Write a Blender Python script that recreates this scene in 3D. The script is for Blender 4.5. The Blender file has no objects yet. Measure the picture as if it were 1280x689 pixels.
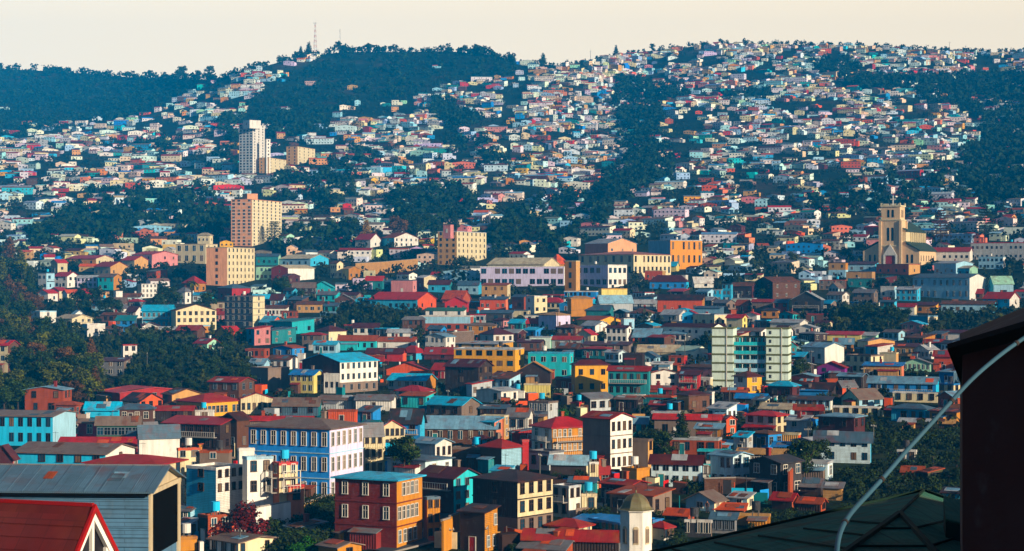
HAZE_D = 0.00016
HAZE_C = (0.0, 0.36, 0.95)
HAZE_G = -0.3
SKY_S = 0.05
SKY_CREAM = (21.8, 17.2, 10.7)
SUN_E = 5.0
EXPO = 0.7
import bpy, math, random, re
import numpy as np
from mathutils import Vector
from mathutils import noise as mnoise
random.seed(7)
S = bpy.context.scene
C = S.collection
R = math.radians
F = 2400.0            # focal length in photo pixels (1280 wide)
CX, CY = 640.0, 344.5
CZ = 60.0             # eye height above the datum
SUN_EL, SUN_AZ = R(16.5), R(129)
# ------------------------------------------------------------------ ground shape
PY = [40, 50, 100, 150, 200, 250, 300, 345, 370, 400, 450, 500, 550, 600, 650, 689, 760]
PD = [2680, 2600, 2350, 2050, 1750, 1450, 1180, 980, 880, 760, 600, 470, 380, 310, 272, 252, 228]
SKX = [-2000, -300, 0, 80, 140, 180, 215, 260, 300, 340, 380, 430, 500, 560, 620, 650, 700, 740, 780, 850, 900, 1000, 1100, 1180, 1240, 1280, 1600, 3400]
SKY = [96, 88, 86, 90, 95, 98, 98, 100, 93, 80, 71, 65, 65, 64, 69, 79, 82, 76, 67, 60, 54, 56, 58, 64, 66, 64, 68, 90]
def sky(px): return float(np.interp(px, SKX, SKY))
def sstep(a, b, x):
    t = min(1.0, max(0.0, (x - a) / (b - a))); return t * t * (3 - 2 * t)
def dist(px, py):
    d = float(np.interp(py, PY, PD))
    far = sstep(230, 90, py)
    d *= 1 + 0.22 * far * sstep(330, 120, px)
    d *= 1 + 0.012 * mnoise.noise(Vector((px / 95.0, py / 60.0, 3.1))) * sstep(600, 300, py)
    xv = 700 + (310 - py) * 0.45
    d *= 1 + 0.035 * math.exp(-((px - xv) / 45.0) ** 2) * sstep(330, 280, py)
    d *= 1 + 0.03 * math.exp(-((px - 1230) / 60.0) ** 2) * sstep(300, 230, py)
    return d
def shoulder(px, d):  # unseen rise shaped to shade the lower right slope
    return 18 * sstep(1400, 1850, px) * sstep(560, 420, d) * sstep(190, 260, d) if px > 1400 else 0.0
def at(px, py, d=None, dy=None):
    """the point of the ground (or at depth d) seen at that place of the photograph"""
    if d is None: d = dist(px, py)
    return Vector(((px - CX) / F * d, d, CZ - (py - CY) / F * d))
# ------------------------------------------------------------------ colours (surface paint)
HEX = dict(white='e6e2da', cream='dccfae', pale_yellow='e3d38e', yellow='dca62c', ochre='b9812f', orange='cf5f1d', coral='d98468',
  pink='cf8d8c', crimson='a0162c', red='b51f14', maroon='4a1718', brown='5b3a2a', dark_brown='2c1b17', taupe='7a6a60', grey='77777a',
  light_grey='b7bbbd', pale_blue='a6cbdc', sky_blue='5fb6d8', azure='1a86c6', turquoise='3fb9c2', teal='1f7f86', mint='a9d3bb',
  navy='16283c', lavender='d3cae3', purple='7d1f7a', peach='e2a886', amber='d8964a', ice='d3e6ef', tan='c49a6a', stone='dcbf9c', beige='c3b49a', rust='9a4a22', charcoal='2d2c30', green='2f6b52',
  slate='4c6475', steel='7fa3b8', rose='b87868', magenta='a81e50', cobalt='2a92dc', pale_mint='dbeade', olive='4c4a2a',
  dusty_red='94281f', black='0f0b0c', brick='762517', lime='9fb53a', cyan='35bde6')
def lin(h):
    h = HEX.get(h, h)
    v = [int(h[i:i+2], 16) / 255 for i in (0, 2, 4)]
    v = [((c + 0.055) / 1.055) ** 2.4 if c > 0.04045 else c / 12.92 for c in v]
    l = 0.25 * v[0] + 0.6 * v[1] + 0.15 * v[2]
    return [min(0.86, max(0.004, l + (c - l) * 1.28)) for c in v]
MATS = {}
def nmat(name):
    m = bpy.data.materials.new(name); m.use_nodes = True
    nt = m.node_tree; b = nt.nodes['Principled BSDF']
    return m, nt, b
def surf(col, style='plaster', rough=0.8, dirt=0.55, metal=0.0):
    key = (col, style)
    if key in MATS: return MATS[key]
    m, nt, b = nmat(f'{col}_{style}')
    N = nt.nodes; L = nt.links
    c = lin(col)
    tc = N.new('ShaderNodeTexCoord')
    oi = N.new('ShaderNodeObjectInfo')
    off = N.new('ShaderNodeVectorMath'); off.operation = 'MULTIPLY_ADD'
    cmb = N.new('ShaderNodeCombineXYZ')
    L.new(oi.outputs['Random'], cmb.inputs[0]); L.new(oi.outputs['Random'], cmb.inputs[1]); L.new(oi.outputs['Random'], cmb.inputs[2])
    L.new(cmb.outputs[0], off.inputs[0]); off.inputs[1].default_value = (91, 57, 33); L.new(tc.outputs['Object'], off.inputs[2])
    def noise(scale, stretch, detail=4):
        mp = N.new('ShaderNodeMapping'); mp.inputs['Scale'].default_value = stretch
        L.new(off.outputs[0], mp.inputs['Vector'])
        n = N.new('ShaderNodeTexNoise'); n.inputs['Scale'].default_value = scale; n.inputs['Detail'].default_value = detail
        L.new(mp.outputs[0], n.inputs['Vector']); return n.outputs['Fac']
    def ramp(src, a, bb):
        r = N.new('ShaderNodeMapRange'); r.inputs['From Min'].default_value = a; r.inputs['From Max'].default_value = bb
        L.new(src, r.inputs['Value']); return r.outputs['Result']
    def mix(fac, a, bcol, mode='MIX'):
        x = N.new('ShaderNodeMix'); x.data_type = 'RGBA'; x.blend_type = mode
        if isinstance(fac, float): x.inputs['Factor'].default_value = fac
        else: L.new(fac, x.inputs['Factor'])
        for sock, v in ((x.inputs['A'], a), (x.inputs['B'], bcol)):
            if isinstance(v, (list, tuple)): sock.default_value = (*v[:3], 1)
            else: L.new(v, sock)
        return x.outputs['Result']
    roof = style in ('metal', 'tile', 'rusty', 'roofmatt')
    streak = ramp(noise(1.0, (1.6, 1.6, 0.25)), 0.42, 0.78)
    blot = ramp(noise(0.35, (1, 1, 1)), 0.35, 0.75)
    fade = [min(1, v * 0.72 + 0.12) for v in c]
    patch = N.new('ShaderNodeTexBrick') if style == 'corrugated' else None
    dark = [v * 0.45 * k for v, k in zip(c, (1, 0.93, 0.85))]
    col1 = mix(blot, c, [v * 0.84 + 0.02 for v in c])
    if roof:
        pat = ramp(noise(0.55, (1, 1, 1), 6), 0.5, 0.68)
        rustc = lin('6b3320') if style != 'rusty' else lin('8f4a22')
        f2 = N.new('ShaderNodeMath'); f2.operation = 'MULTIPLY'; L.new(pat, f2.inputs[0]); f2.inputs[1].default_value = 0.8 if style == 'rusty' else 0.5
        col1 = mix(f2.outputs[0], col1, rustc)
        sheet = N.new('ShaderNodeTexBrick'); sheet.inputs['Scale'].default_value = 1.0
        sheet.inputs['Brick Width'].default_value = 0.95; sheet.inputs['Row Height'].default_value = 2.6; sheet.inputs['Mortar Size'].default_value = 0.02
        sheet.inputs['Color1'].default_value = (1, 1, 1, 1); sheet.inputs['Color2'].default_value = (0.72, 0.74, 0.78, 1); sheet.inputs['Mortar'].default_value = (0.5, 0.5, 0.5, 1)
        L.new(off.outputs[0], sheet.inputs['Vector'])
        col1 = mix(0.8, col1, sheet.outputs['Color'], 'MULTIPLY')
    if style == 'corrugated':
        sp0 = N.new('ShaderNodeSeparateXYZ'); L.new(off.outputs[0], sp0.inputs[0]); a0 = N.new('ShaderNodeMath'); L.new(sp0.outputs['X'], a0.inputs[0]); L.new(sp0.outputs['Y'], a0.inputs[1])
        c0 = N.new('ShaderNodeCombineXYZ'); L.new(a0.outputs[0], c0.inputs[0]); L.new(sp0.outputs['Z'], c0.inputs[1]); L.new(c0.outputs[0], patch.inputs['Vector'])
        patch.inputs['Scale'].default_value = 1; patch.inputs['Brick Width'].default_value = 0.85; patch.inputs['Row Height'].default_value = 1.9; patch.inputs['Mortar Size'].default_value = 0.012
        patch.inputs['Color1'].default_value = (1, 1, 1, 1); patch.inputs['Color2'].default_value = (0.78, 0.77, 0.75, 1); patch.inputs['Mortar'].default_value = (0.55, 0.5, 0.46, 1)
        col1 = mix(0.85, col1, patch.outputs['Color'], 'MULTIPLY')
    peel = ramp(noise(1.7, (1, 1, 0.6), 7), 0.6, 0.66)
    if not roof:
        fp = N.new('ShaderNodeMath'); fp.operation = 'MULTIPLY'; L.new(peel, fp.inputs[0]); fp.inputs[1].default_value = 0.32
        col1 = mix(fp.outputs[0], col1, [0.5 * v + 0.11 for v in c])
    f1 = N.new('ShaderNodeMath'); f1.operation = 'MULTIPLY'; L.new(streak, f1.inputs[0]); f1.inputs[1].default_value = dirt
    col1 = mix(f1.outputs[0], col1, dark)
    hue = N.new('ShaderNodeHueSaturation')
    rr = N.new('ShaderNodeMapRange'); rr.inputs['To Min'].default_value = 0.9; rr.inputs['To Max'].default_value = 1.08
    L.new(oi.outputs['Random'], rr.inputs['Value']); L.new(rr.outputs['Result'], hue.inputs['Value']); L.new(col1, hue.inputs['Color'])
    out = hue.outputs['Color']
    # relief
    bump = N.new('ShaderNodeBump'); bump.inputs['Strength'].default_value = 0.6; bump.inputs['Distance'].default_value = 0.05
    def wave(axis, scale):
        w = N.new('ShaderNodeTexWave'); w.bands_direction = axis; w.inputs['Scale'].default_value = scale; w.inputs['Distortion'].default_value = 0
        L.new(tc.outputs['Object'], w.inputs['Vector']); return w.outputs['Fac']
    if style == 'boards':
        w = N.new('ShaderNodeTexBrick'); w.inputs['Brick Width'].default_value = 3.0; w.inputs['Row Height'].default_value = 0.24; w.inputs['Mortar Size'].default_value = 0.022
        w.inputs['Color1'].default_value = (1, 1, 1, 1); w.inputs['Color2'].default_value = (0.84, 0.83, 0.82, 1); w.inputs['Mortar'].default_value = (0.42, 0.4, 0.4, 1); w.inputs['Scale'].default_value = 1
        sp = N.new('ShaderNodeSeparateXYZ'); L.new(tc.outputs['Object'], sp.inputs[0])
        ad = N.new('ShaderNodeMath'); L.new(sp.outputs['X'], ad.inputs[0]); L.new(sp.outputs['Y'], ad.inputs[1])
        cb = N.new('ShaderNodeCombineXYZ'); L.new(ad.outputs[0], cb.inputs[0]); L.new(sp.outputs['Z'], cb.inputs[1])
        L.new(cb.outputs[0], w.inputs['Vector'])
        out = mix(0.75, out, w.outputs['Color'], 'MULTIPLY'); L.new(w.outputs['Fac'], bump.inputs['Height']); bump.invert = True
    elif style == 'brickwork':
        w = N.new('ShaderNodeTexBrick'); w.inputs['Brick Width'].default_value = 0.5; w.inputs['Row Height'].default_value = 0.16; w.inputs['Mortar Size'].default_value = 0.012
        w.inputs['Color1'].default_value = (1, 1, 1, 1); w.inputs['Color2'].default_value = (0.6, 0.55, 0.5, 1); w.inputs['Mortar'].default_value = (0.8, 0.7, 0.6, 1); w.inputs['Scale'].default_value = 1
        sp = N.new('ShaderNodeSeparateXYZ'); L.new(tc.outputs['Object'], sp.inputs[0])
        ad = N.new('ShaderNodeMath'); L.new(sp.outputs['X'], ad.inputs[0]); L.new(sp.outputs['Y'], ad.inputs[1])
        cb = N.new('ShaderNodeCombineXYZ'); L.new(ad.outputs[0], cb.inputs[0]); L.new(sp.outputs['Z'], cb.inputs[1])
        L.new(cb.outputs[0], w.inputs['Vector'])
        out = mix(0.9, out, w.outputs['Color'], 'MULTIPLY'); L.new(w.outputs['Fac'], bump.inputs['Height'])
    elif style == 'corrugated':
        sp = N.new('ShaderNodeSeparateXYZ'); L.new(tc.outputs['Object'], sp.inputs[0])
        ad = N.new('ShaderNodeMath'); L.new(sp.outputs['X'], ad.inputs[0]); L.new(sp.outputs['Y'], ad.inputs[1])
        sn = N.new('ShaderNodeMath'); sn.operation = 'MULTIPLY'; L.new(ad.outputs[0], sn.inputs[0]); sn.inputs[1].default_value = 16
        s2 = N.new('ShaderNodeMath'); s2.operation = 'SINE'; L.new(sn.outputs[0], s2.inputs[0])
        L.new(s2.outputs[0], bump.inputs['Height'])
    elif roof:
        L.new(wave('X', 2.4 if style != 'tile' else 3.0), bump.inputs['Height'])
        bump.inputs['Distance'].default_value = 0.03; bump.inputs['Strength'].default_value = 0.45 if style != 'tile' else 0.15
    else:
        L.new(noise(6, (1, 1, 1)), bump.inputs['Height']); bump.inputs['Strength'].default_value = 0.25
    L.new(bump.outputs[0], b.inputs['Normal'])
    L.new(out, b.inputs['Base Color'])
    b.inputs['Roughness'].default_value = 0.5 if style in ('metal',) else rough
    b.inputs['Specular IOR Level'].default_value = 0.05 if style == 'roofmatt' else 0.35
    b.inputs['Metallic'].default_value = metal
    MATS[key] = m
    return m
def plain(name, col, rough=0.7, metal=0.0, spec=0.4):
    if name in MATS: return MATS[name]
    m, nt, b = nmat(name); N = nt.nodes; L = nt.links
    n = N.new('ShaderNodeTexNoise'); n.inputs['Scale'].default_value = 1.3; n.inputs['Detail'].default_value = 5
    tc = N.new('ShaderNodeTexCoord'); L.new(tc.outputs['Object'], n.inputs['Vector'])
    x = N.new('ShaderNodeMix'); x.data_type = 'RGBA'; L.new(n.outputs['Fac'], x.inputs['Factor'])
    c = lin(col); x.inputs['A'].default_value = (*[v * 0.75 for v in c], 1); x.inputs['B'].default_value = (*[min(1, v * 1.2) for v in c], 1)
    L.new(x.outputs['Result'], b.inputs['Base Color'])
    b.inputs['Roughness'].default_value = rough; b.inputs['Metallic'].default_value = metal; b.inputs['Specular IOR Level'].default_value = spec
    MATS[name] = m; return m
GLASS = [plain('glass_dark', '10161c', 0.2, 0, 0.35), plain('glass_blue', '1d3a4c', 0.15, 0, 0.5), plain('glass_curtain', '6d5a48', 0.35, 0, 0.4), plain('glass_black', '0b0a0c', 0.25, 0, 0.3)]
FRAMEW = plain('window_white', 'c9c4ba', 0.6); FRAMEB = plain('window_brown', '3a2720', 0.6); FRAMEG = plain('window_grey', '6b7076', 0.6)
POLE = plain('pole_grey', '5d5a55', 0.8); IRON = plain('iron', '2a2526', 0.6)
CONC = plain('concrete', '86807a', 0.9)
# ------------------------------------------------------------------ mesh builder
class MB:
    def __init__(s): s.v = []; s.f = []; s.m = []; s.mats = []
    def mi(s, mat):
        if mat not in s.mats: s.mats.append(mat)
        return s.mats.index(mat)
    def poly(s, pts, mat):
        b = len(s.v); s.v.extend([tuple(p) for p in pts]); s.f.append(tuple(range(b, b + len(pts)))); s.m.append(s.mi(mat))
    def hull(s, bottom, top, mat, caps=True):
        n = len(bottom); b = len(s.v); k = s.mi(mat)
        s.v.extend([tuple(p) for p in bottom]); s.v.extend([tuple(p) for p in top])
        for i in range(n):
            j = (i + 1) % n; s.f.append((b + i, b + j, b + n + j, b + n + i)); s.m.append(k)
        if caps:
            s.f.append(tuple(b + i for i in reversed(range(n)))); s.m.append(k)
            s.f.append(tuple(b + n + i for i in range(n))); s.m.append(k)
    def box(s, x0, x1, y0, y1, z0, z1, mat):
        s.hull([(x0, y0, z0), (x1, y0, z0), (x1, y1, z0), (x0, y1, z0)], [(x0, y0, z1), (x1, y0, z1), (x1, y1, z1), (x0, y1, z1)], mat)
    def slab(s, pts, t, mat):
        """a sheet polygon given thickness t downward"""
        s.hull([(p[0], p[1], p[2] - t) for p in pts], pts, mat)
    def bar(s, a, b, w, mat, w2=None, n=4):
        a = Vector(a); b = Vector(b); d = (b - a).normalized()
        up = Vector((0, 0, 1)) if abs(d.z) < 0.9 else Vector((1, 0, 0))
        x = d.cross(up).normalized(); y = d.cross(x).normalized(); w2 = w if w2 is None else w2
        an = [2 * math.pi * (i + 0.5) / n for i in range(n)]
        s.hull([a + x * math.cos(t) * w + y * math.sin(t) * w for t in an], [b + x * math.cos(t) * w2 + y * math.sin(t) * w2 for t in an], mat)
    def mesh(s, name):
        me = bpy.data.meshes.new(name); me.from_pydata([tuple(p) for p in s.v], [], s.f)
        for m in s.mats: me.materials.append(m)
        me.polygons.foreach_set('material_index', s.m); me.update(); return me
    def build(s, name, parent=None, loc=(0, 0, 0)):
        return mo(name, s.mesh(name), parent, loc)
def mo(name, me, parent=None, loc=(0, 0, 0), rz=0.0):
    o = bpy.data.objects.new(name, me); C.objects.link(o); o.location = loc; o.rotation_euler = (0, 0, rz)
    if parent is not None: o.parent = parent
    return o
def tag(o, label=None, cat=None, group=None, kind=None):
    if label: o['label'] = label
    if cat: o['category'] = cat
    if group: o['group'] = group
    if kind: o['kind'] = kind
    return o
def root(name, loc, rz=0.0):
    return mo(name, None, None, loc, rz)
# ------------------------------------------------------------------ ground mesh
def build_ground():
    cols = list(range(-2000, -420, 160)) + list(range(-420, 1700, 16)) + list(range(1700, 3401, 100))
    V = []; rows = 0
    nr = 84
    grid = []
    for k, dd in enumerate((900, 420, 150)):           # behind the ridge
        row = []
        for px in cols:
            ys = sky(px); d = dist(px, ys) + dd; p = at(px, ys, dist(px, ys))
            row.append(((px - CX) / F * d, d, p.z - 0.12 * dd - 0.00022 * dd * dd))
        grid.append(row)
    for k in range(nr + 1):
        t = k / nr; row = []
        for px in cols:
            ys = sky(px); py = ys + (689 - ys) * t
            p = at(px, py); p.z += shoulder(px, p.y); row.append(tuple(p))
        grid.append(row)
    last = grid[-1]
    for Y, dz in ((200, 4.0), (150, 8.0), (100, 13), (60, 17), (30, 21), (5, 22.5), (-60, 24), (-200, 27)):
        grid.append([(p[0], Y - (252 - p[1]) * 0, p[2] + dz) for p in last])
    n = len(cols); V = [p for r in grid for p in r]; Fc = []
    for r in range(len(grid) - 1):
        for c in range(n - 1):
            a = r * n + c; Fc.append((a, a + n, a + n + 1, a + 1))
    me = bpy.data.meshes.new('terrain'); me.from_pydata(V, [], Fc); me.update()
    me.polygons.foreach_set('use_smooth', [True] * len(Fc))
    m, nt, b = nmat('terrain_soil'); N = nt.nodes; L = nt.links
    tc = N.new('ShaderNodeTexCoord')
    def nz(sc, det=6):
        n_ = N.new('ShaderNodeTexNoise'); n_.inputs['Scale'].default_value = sc; n_.inputs['Detail'].default_value = det; L.new(tc.outputs['Object'], n_.inputs['Vector']); return n_.outputs['Fac']
    r1 = N.new('ShaderNodeValToRGB'); L.new(nz(0.012), r1.inputs['Fac'])
    e = r1.color_ramp.elements; e[0].position = 0.38; e[0].color = (*lin('101d12'), 1); e[1].position = 0.72; e[1].color = (*lin('4e3a28'), 1)
    x2 = r1.color_ramp.elements.new(0.55); x2.color = (*lin('22301a'), 1)
    r2 = N.new('ShaderNodeValToRGB'); L.new(nz(0.25, 8), r2.inputs['Fac'])
    e = r2.color_ramp.elements; e[0].position = 0.35; e[0].color = (0.45, 0.45, 0.42, 1); e[1].position = 0.65; e[1].color = (1.1, 1.05, 0.95, 1)
    mx = N.new('ShaderNodeMix'); mx.data_type = 'RGBA'; mx.blend_type = 'MULTIPLY'; mx.inputs['Factor'].default_value = 1
    L.new(r1.outputs['Color'], mx.inputs['A']); L.new(r2.outputs['Color'], mx.inputs['B']); L.new(mx.outputs['Result'], b.inputs['Base Color'])
    b.inputs['Roughness'].default_value = 0.95; b.inputs['Specular IOR Level'].default_value = 0.1
    bp = N.new('ShaderNodeBump'); bp.inputs['Strength'].default_value = 0.8; bp.inputs['Distance'].default_value = 1.2; L.new(nz(0.4, 8), bp.inputs['Height']); L.new(bp.outputs[0], b.inputs['Normal'])
    me.materials.append(m)
    tag(mo('terrain', me), 'green and brown hillsides rising behind the town', None, None, 'structure')
build_ground()
# ------------------------------------------------------------------ windows
WCACHE = {}
def window_meshes(w, h, style, g):
    w = max(0.5, round(w * 5) / 5); h = max(0.6, round(h * 5) / 5)
    key = (w, h, style, g)
    if key in WCACHE: return WCACHE[key]
    fm = {'w': FRAMEW, 'b': FRAMEB, 'g': FRAMEG}[style[0]]
    m = MB(); t = 0.06
    m.box(-w/2-t, -w/2+0.03, -0.12, 0, -t, h+t, fm); m.box(w/2-0.03, w/2+t, -0.12, 0, -t, h+t, fm)
    m.box(-w/2+0.03, w/2-0.03, -0.12, 0, h, h+t*1.6, fm); m.box(-w/2-t*1.5, w/2+t*1.5, -0.2, 0, -t*1.4, 0, fm)
    m.box(-0.035, 0.035, -0.08, 0, 0, h, fm)
    if h > 1.3: m.box(-w/2+0.03, -0.035, -0.08, 0, h*0.62, h*0.62+0.07, fm); m.box(0.035, w/2-0.03, -0.08, 0, h*0.62, h*0.62+0.07, fm)
    p = MB(); p.box(-w/2+0.03, w/2-0.03, -0.045, 0, 0, h, GLASS[g])
    WCACHE[key] = (m.mesh('window'), p.mesh('pane'))
    # simple version, one mesh
    q = MB(); q.box(-w/2-.06, w/2+.06, -0.05, 0, -t, h+.06, fm); q.box(-w/2, w/2, -0.08, -0.05, 0, h, GLASS[g]); q.box(-0.05, 0.05, -0.11, -0.08, 0, h, fm)
    WCACHE[key] = WCACHE[key] + (q.mesh('window'),)
    return WCACHE[key]
NWIN = [0]
def put_window(par, x, y, z, rz, w, h, style='w', g=0, fine=False):
    a, b, q = window_meshes(w, h, style, g); NWIN[0] += 1
    if fine:
        o = mo('window', a, par, (x, y, z), rz); mo('pane', b, o)
    else: o = mo('window', q, par, (x, y, z), rz)
    return o
BOARDY = {'brown', 'dark_brown', 'rust', 'maroon', 'green', 'ochre', 'orange', 'teal', 'crimson', 'magenta', 'azure', 'sky_blue', 'turquoise'}
DONE = []   # every building: dict with its place in the picture and words for labels
WORDS = {1: 'single-storey', 2: 'two-storey', 3: 'three-storey', 4: 'four-storey', 5: 'five-storey', 6: 'six-storey', 7: 'seven-storey'}
def cname(c): return c.replace('_', ' ')
def house(x0, xc, x1, yt, yb, rh, wl, wr, rf, typ, fl, nl, nr, **o):
    rnd = random.Random(int(x0 * 31 + yt * 17 + x1))
    xm = (x0 + x1) / 2
    D = o.get('d') or dist(xm, yb)
    m = D / F
    fw, sw = xc - x0, x1 - xc
    if sw <= 0.5 or fw <= 0.5:                       # one face seen
        A = R(o.get('a', 10 if sw <= 0.5 else -35))
        th = A; front = (x1 - x0) * m
        W = front / max(0.5, math.cos(A)) * 0.96; Dp = o.get('dp') or min(max(5.0, 0.75 * W), 10.0)
        cornerx = x1 if th >= 0 else x0
        single = True
    else:
        r = sw / fw; th = R(o['th']) if o.get('th') else min(max(math.atan(r ** 0.65), R(9)), R(80))
        W = fw * m / math.cos(th); Dp = sw * m / math.sin(th); single = False
        if o.get('dp'): Dp = o['dp']
    phi = math.atan((xm - CX) / F)
    er = Vector((math.cos(phi), -math.sin(phi), 0)); ef = Vector((math.sin(phi), math.cos(phi), 0))
    u = er * math.cos(th) - ef * math.sin(th); v = er * math.sin(th) + ef * math.cos(th)
    if single and th < 0: corner_px = x0
    else: corner_px = xc if not single else x1
    base = at(corner_px, yb, D)
    ext = o.get('ext', 3.0)
    rz = math.atan2(u.y, u.x)
    # local frame: origin at the near corner; x along u with the face at x in [-W, 0] (or [0, W] when the near corner is the other one)
    X0, X1 = (-W, 0.0) if not (single and th < 0) else (0.0, W)
    H = (yb - yt) * m
    kind = o.get('n', 'house')
    rt = root(kind, base, rz)
    stylew = o.get('s') or ('brickwork' if wl == 'brick' else 'boards' if wl in BOARDY and rnd.random() < 0.6 else 'corrugated' if rnd.random() < 0.45 else 'plaster')
    mL = surf(wl, stylew); mR = surf(wr, 'plaster' if stylew == 'brickwork' else stylew)
    rs = 'tile' if rf in ('red', 'dusty_red', 'rust') and rnd.random() < 0.3 else ('rusty' if rf in ('rust', 'brown', 'dusty_red') else 'metal')
    mF = surf(rf, rs)
    y0, y1 = 0.0, Dp
    slope = (yt - CY) / F
    rid = rh * m - slope * (Dp / 2 if typ in ('gu', 'hip') else 0.0)
    rid = max(rid, 0.5 if typ != 'flat' else 0.0)
    rid = min(rid, 0.6 * max(W, Dp))
    zb = -ext; st = o.get('st', 0)
    if st: zb = 0.0
    wall = MB()
    bt = [(X0, y0), (X1, y0), (X1, y1), (X0, y1)]
    def side(a, b, za, zbt, mat, apex=None):
        pts = [(a[0], a[1], zb), (b[0], b[1], zb), (b[0], b[1], zbt)]
        if apex: pts.append(apex)
        pts.append((a[0], a[1], za)); wall.poly(pts, mat)
    xm_, ym_ = (X0 + X1) / 2, (y0 + y1) / 2
    Hb = H
    ap_f = (xm_, y0, H + rid) if typ == 'gv' else None
    ap_b = (xm_, y1, H + rid) if typ == 'gv' else None
    ap_r = (X1, ym_, H + rid) if typ == 'gu' else None
    ap_l = (X0, ym_, H + rid) if typ == 'gu' else None
    if typ == 'shed': Hb = H + rid
    side(bt[0], bt[1], H, H, mL, ap_f); side(bt[1], bt[2], H, Hb, mR, ap_r); side(bt[2], bt[3], Hb, Hb, mR, ap_b); side(bt[3], bt[0], Hb, H, mL, ap_l)
    if st: wall.poly([(X0, y0, zb), (X0, y1, zb), (X1, y1, zb), (X1, y0, zb)], mL)
    if typ == 'flat': wall.poly([(X0, y0, H - 0.3), (X1, y0, H - 0.3), (X1, y1, H - 0.3), (X0, y1, H - 0.3)], CONC)
    wall.build('wall', rt)
    oh = min(0.45, 0.06 * W + 0.15); T = 0.14
    rm = MB()
    zt = H + 0.02
    if typ == 'gu':
        k = rid / (Dp / 2); e = oh * k
        rm.slab([(X0-oh, y0-oh, zt-e), (X1+oh, y0-oh, zt-e), (X1+oh, ym_, zt+rid), (X0-oh, ym_, zt+rid)], T, mF)
        rm.slab([(X0-oh, ym_, zt+rid), (X1+oh, ym_, zt+rid), (X1+oh, y1+oh, zt-e), (X0-oh, y1+oh, zt-e)], T, mF)
    elif typ == 'gv':
        k = rid / (W / 2); e = oh * k
        rm.slab([(X0-oh, y0-oh, zt-e), (xm_, y0-oh, zt+rid), (xm_, y1+oh, zt+rid), (X0-oh, y1+oh, zt-e)], T, mF)
        rm.slab([(xm_, y0-oh, zt+rid), (X1+oh, y0-oh, zt-e), (X1+oh, y1+oh, zt-e), (xm_, y1+oh, zt+rid)], T, mF)
    elif typ == 'hip':
        a = [(X0-oh, y0-oh, zt), (X1+oh, y0-oh, zt), (X1+oh, y1+oh, zt), (X0-oh, y1+oh, zt)]
        q = min(W, Dp) / 2 * 0.9
        if W >= Dp: r0, r1 = (X0 + q, ym_, zt + rid), (X1 - q, ym_, zt + rid)
        else: r0, r1 = (xm_, y0 + q, zt + rid), (xm_, y1 - q, zt + rid)
        if W >= Dp:
            rm.poly([a[0], a[1], r1, r0], mF); rm.poly([a[1], a[2], r1], mF); rm.poly([a[2], a[3], r0, r1], mF); rm.poly([a[3], a[0], r0], mF)
        else:
            rm.poly([a[0], a[1], r0], mF); rm.poly([a[1], a[2], r1, r0], mF); rm.poly([a[2], a[3], r1], mF); rm.poly([a[3], a[0], r0, r1], mF)
        rm.hull([(p[0], p[1], p[2]-0.18) for p in a], [(p[0], p[1], p[2]-0.005) for p in a], mF)
    elif typ == 'shed':
        k = (Hb - H) / Dp
        rm.slab([(X0-oh, y0-oh, zt-oh*k), (X1+oh, y0-oh, zt-oh*k), (X1+oh, y1+oh, zt+rid+oh*k), (X0-oh, y1+oh, zt+rid+oh*k)], T, mF)
    else:
        pm = mF
        pw = 0.25
        rm.box(X0-0.06, X1+0.06, y0-0.06, y0+pw, H-0.35, H+0.05, pm); rm.box(X0-0.06, X1+0.06, y1-pw, y1+0.06, H-0.35, H+0.05, pm)
        rm.box(X0-0.06, X0+pw, y0+pw+.002, y1-pw-.002, H-0.35, H+0.045, pm); rm.box(X1-pw, X1+0.06, y0+pw+.002, y1-pw-.002, H-0.35, H+0.045, pm)
    rfo = rm.build('parapet' if typ == 'flat' else 'roof', rt)
    # second colour band on the top storey
    fh = H / max(1, fl)
    if o.get('top'):
        tb = MB(); mt = surf(o['top'], 'plaster')
        tb.box(X0-0.04, X1+0.04, y0-0.04, y0+0.05, H-fh, H-0.2, mt); tb.box(X1-0.05, X1+0.04, y0+0.052, y1, H-fh, H-0.2, mt)
        tb.build('upper_wall', rt)
    if o.get('gnd'):
        tb = MB(); mt = surf(o['gnd'], 'plaster')
        tb.box(X0-0.04, X1+0.04, y0-0.04, y0+0.05, -ext if not st else 0, fh, mt); tb.box(X1-0.05, X1+0.04, y0+0.052, y1, -ext if not st else 0, fh, mt)
        tb.build('lower_wall', rt)
    # storey lines
    if fl >= 3 and not o.get('plain'):
        for k in range(1, fl):
            cb = MB()
            z = H - k * fh
            Lp = [(X0-.1, y0-.1), (X1+.1, y0-.1), (X1+.1, y1), (X1+.042, y1), (X1+.042, y0-.042), (X0-.1, y0-.042)]
            cb.hull([(a, b, z-.08) for a, b in Lp], [(a, b, z+.08) for a, b in Lp], surf(o['band'], 'plaster') if isinstance(o.get('band'), str) else mF if o.get('band') else mL)
            cb.build('cornice', rt)
    fine = m < 0.2 and not o.get('coarse')
    ws = o.get('w', rnd.choice('wgbb'))
    def row(n, face, z, hh, ww=None, skip=0.0):
        if n <= 0: return
        L_ = W if face == 'f' else Dp
        pitch = L_ / n
        ww = ww or min(1.05, pitch * 0.45)
        for i in range(n):
            if rnd.random() < max(skip, 0.08 if not o.get('plain') else 0): continue
            t = (i + 0.5) * pitch
            g = rnd.choice((0, 0, 1, 2, 3)); w0_ = ww
            if not o.get('L') and not o.get('plain'): t += rnd.uniform(-.13, .13) * pitch; w0_ = ww * rnd.choice((1, 1, .75, 1.25))
            if face == 'f': put_window(rt, X0 + t, y0, z, 0.0, w0_, hh, ws, g, fine)
            else: put_window(rt, X1, y0 + t, z, math.pi / 2, w0_, hh, ws, g, fine)
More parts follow.
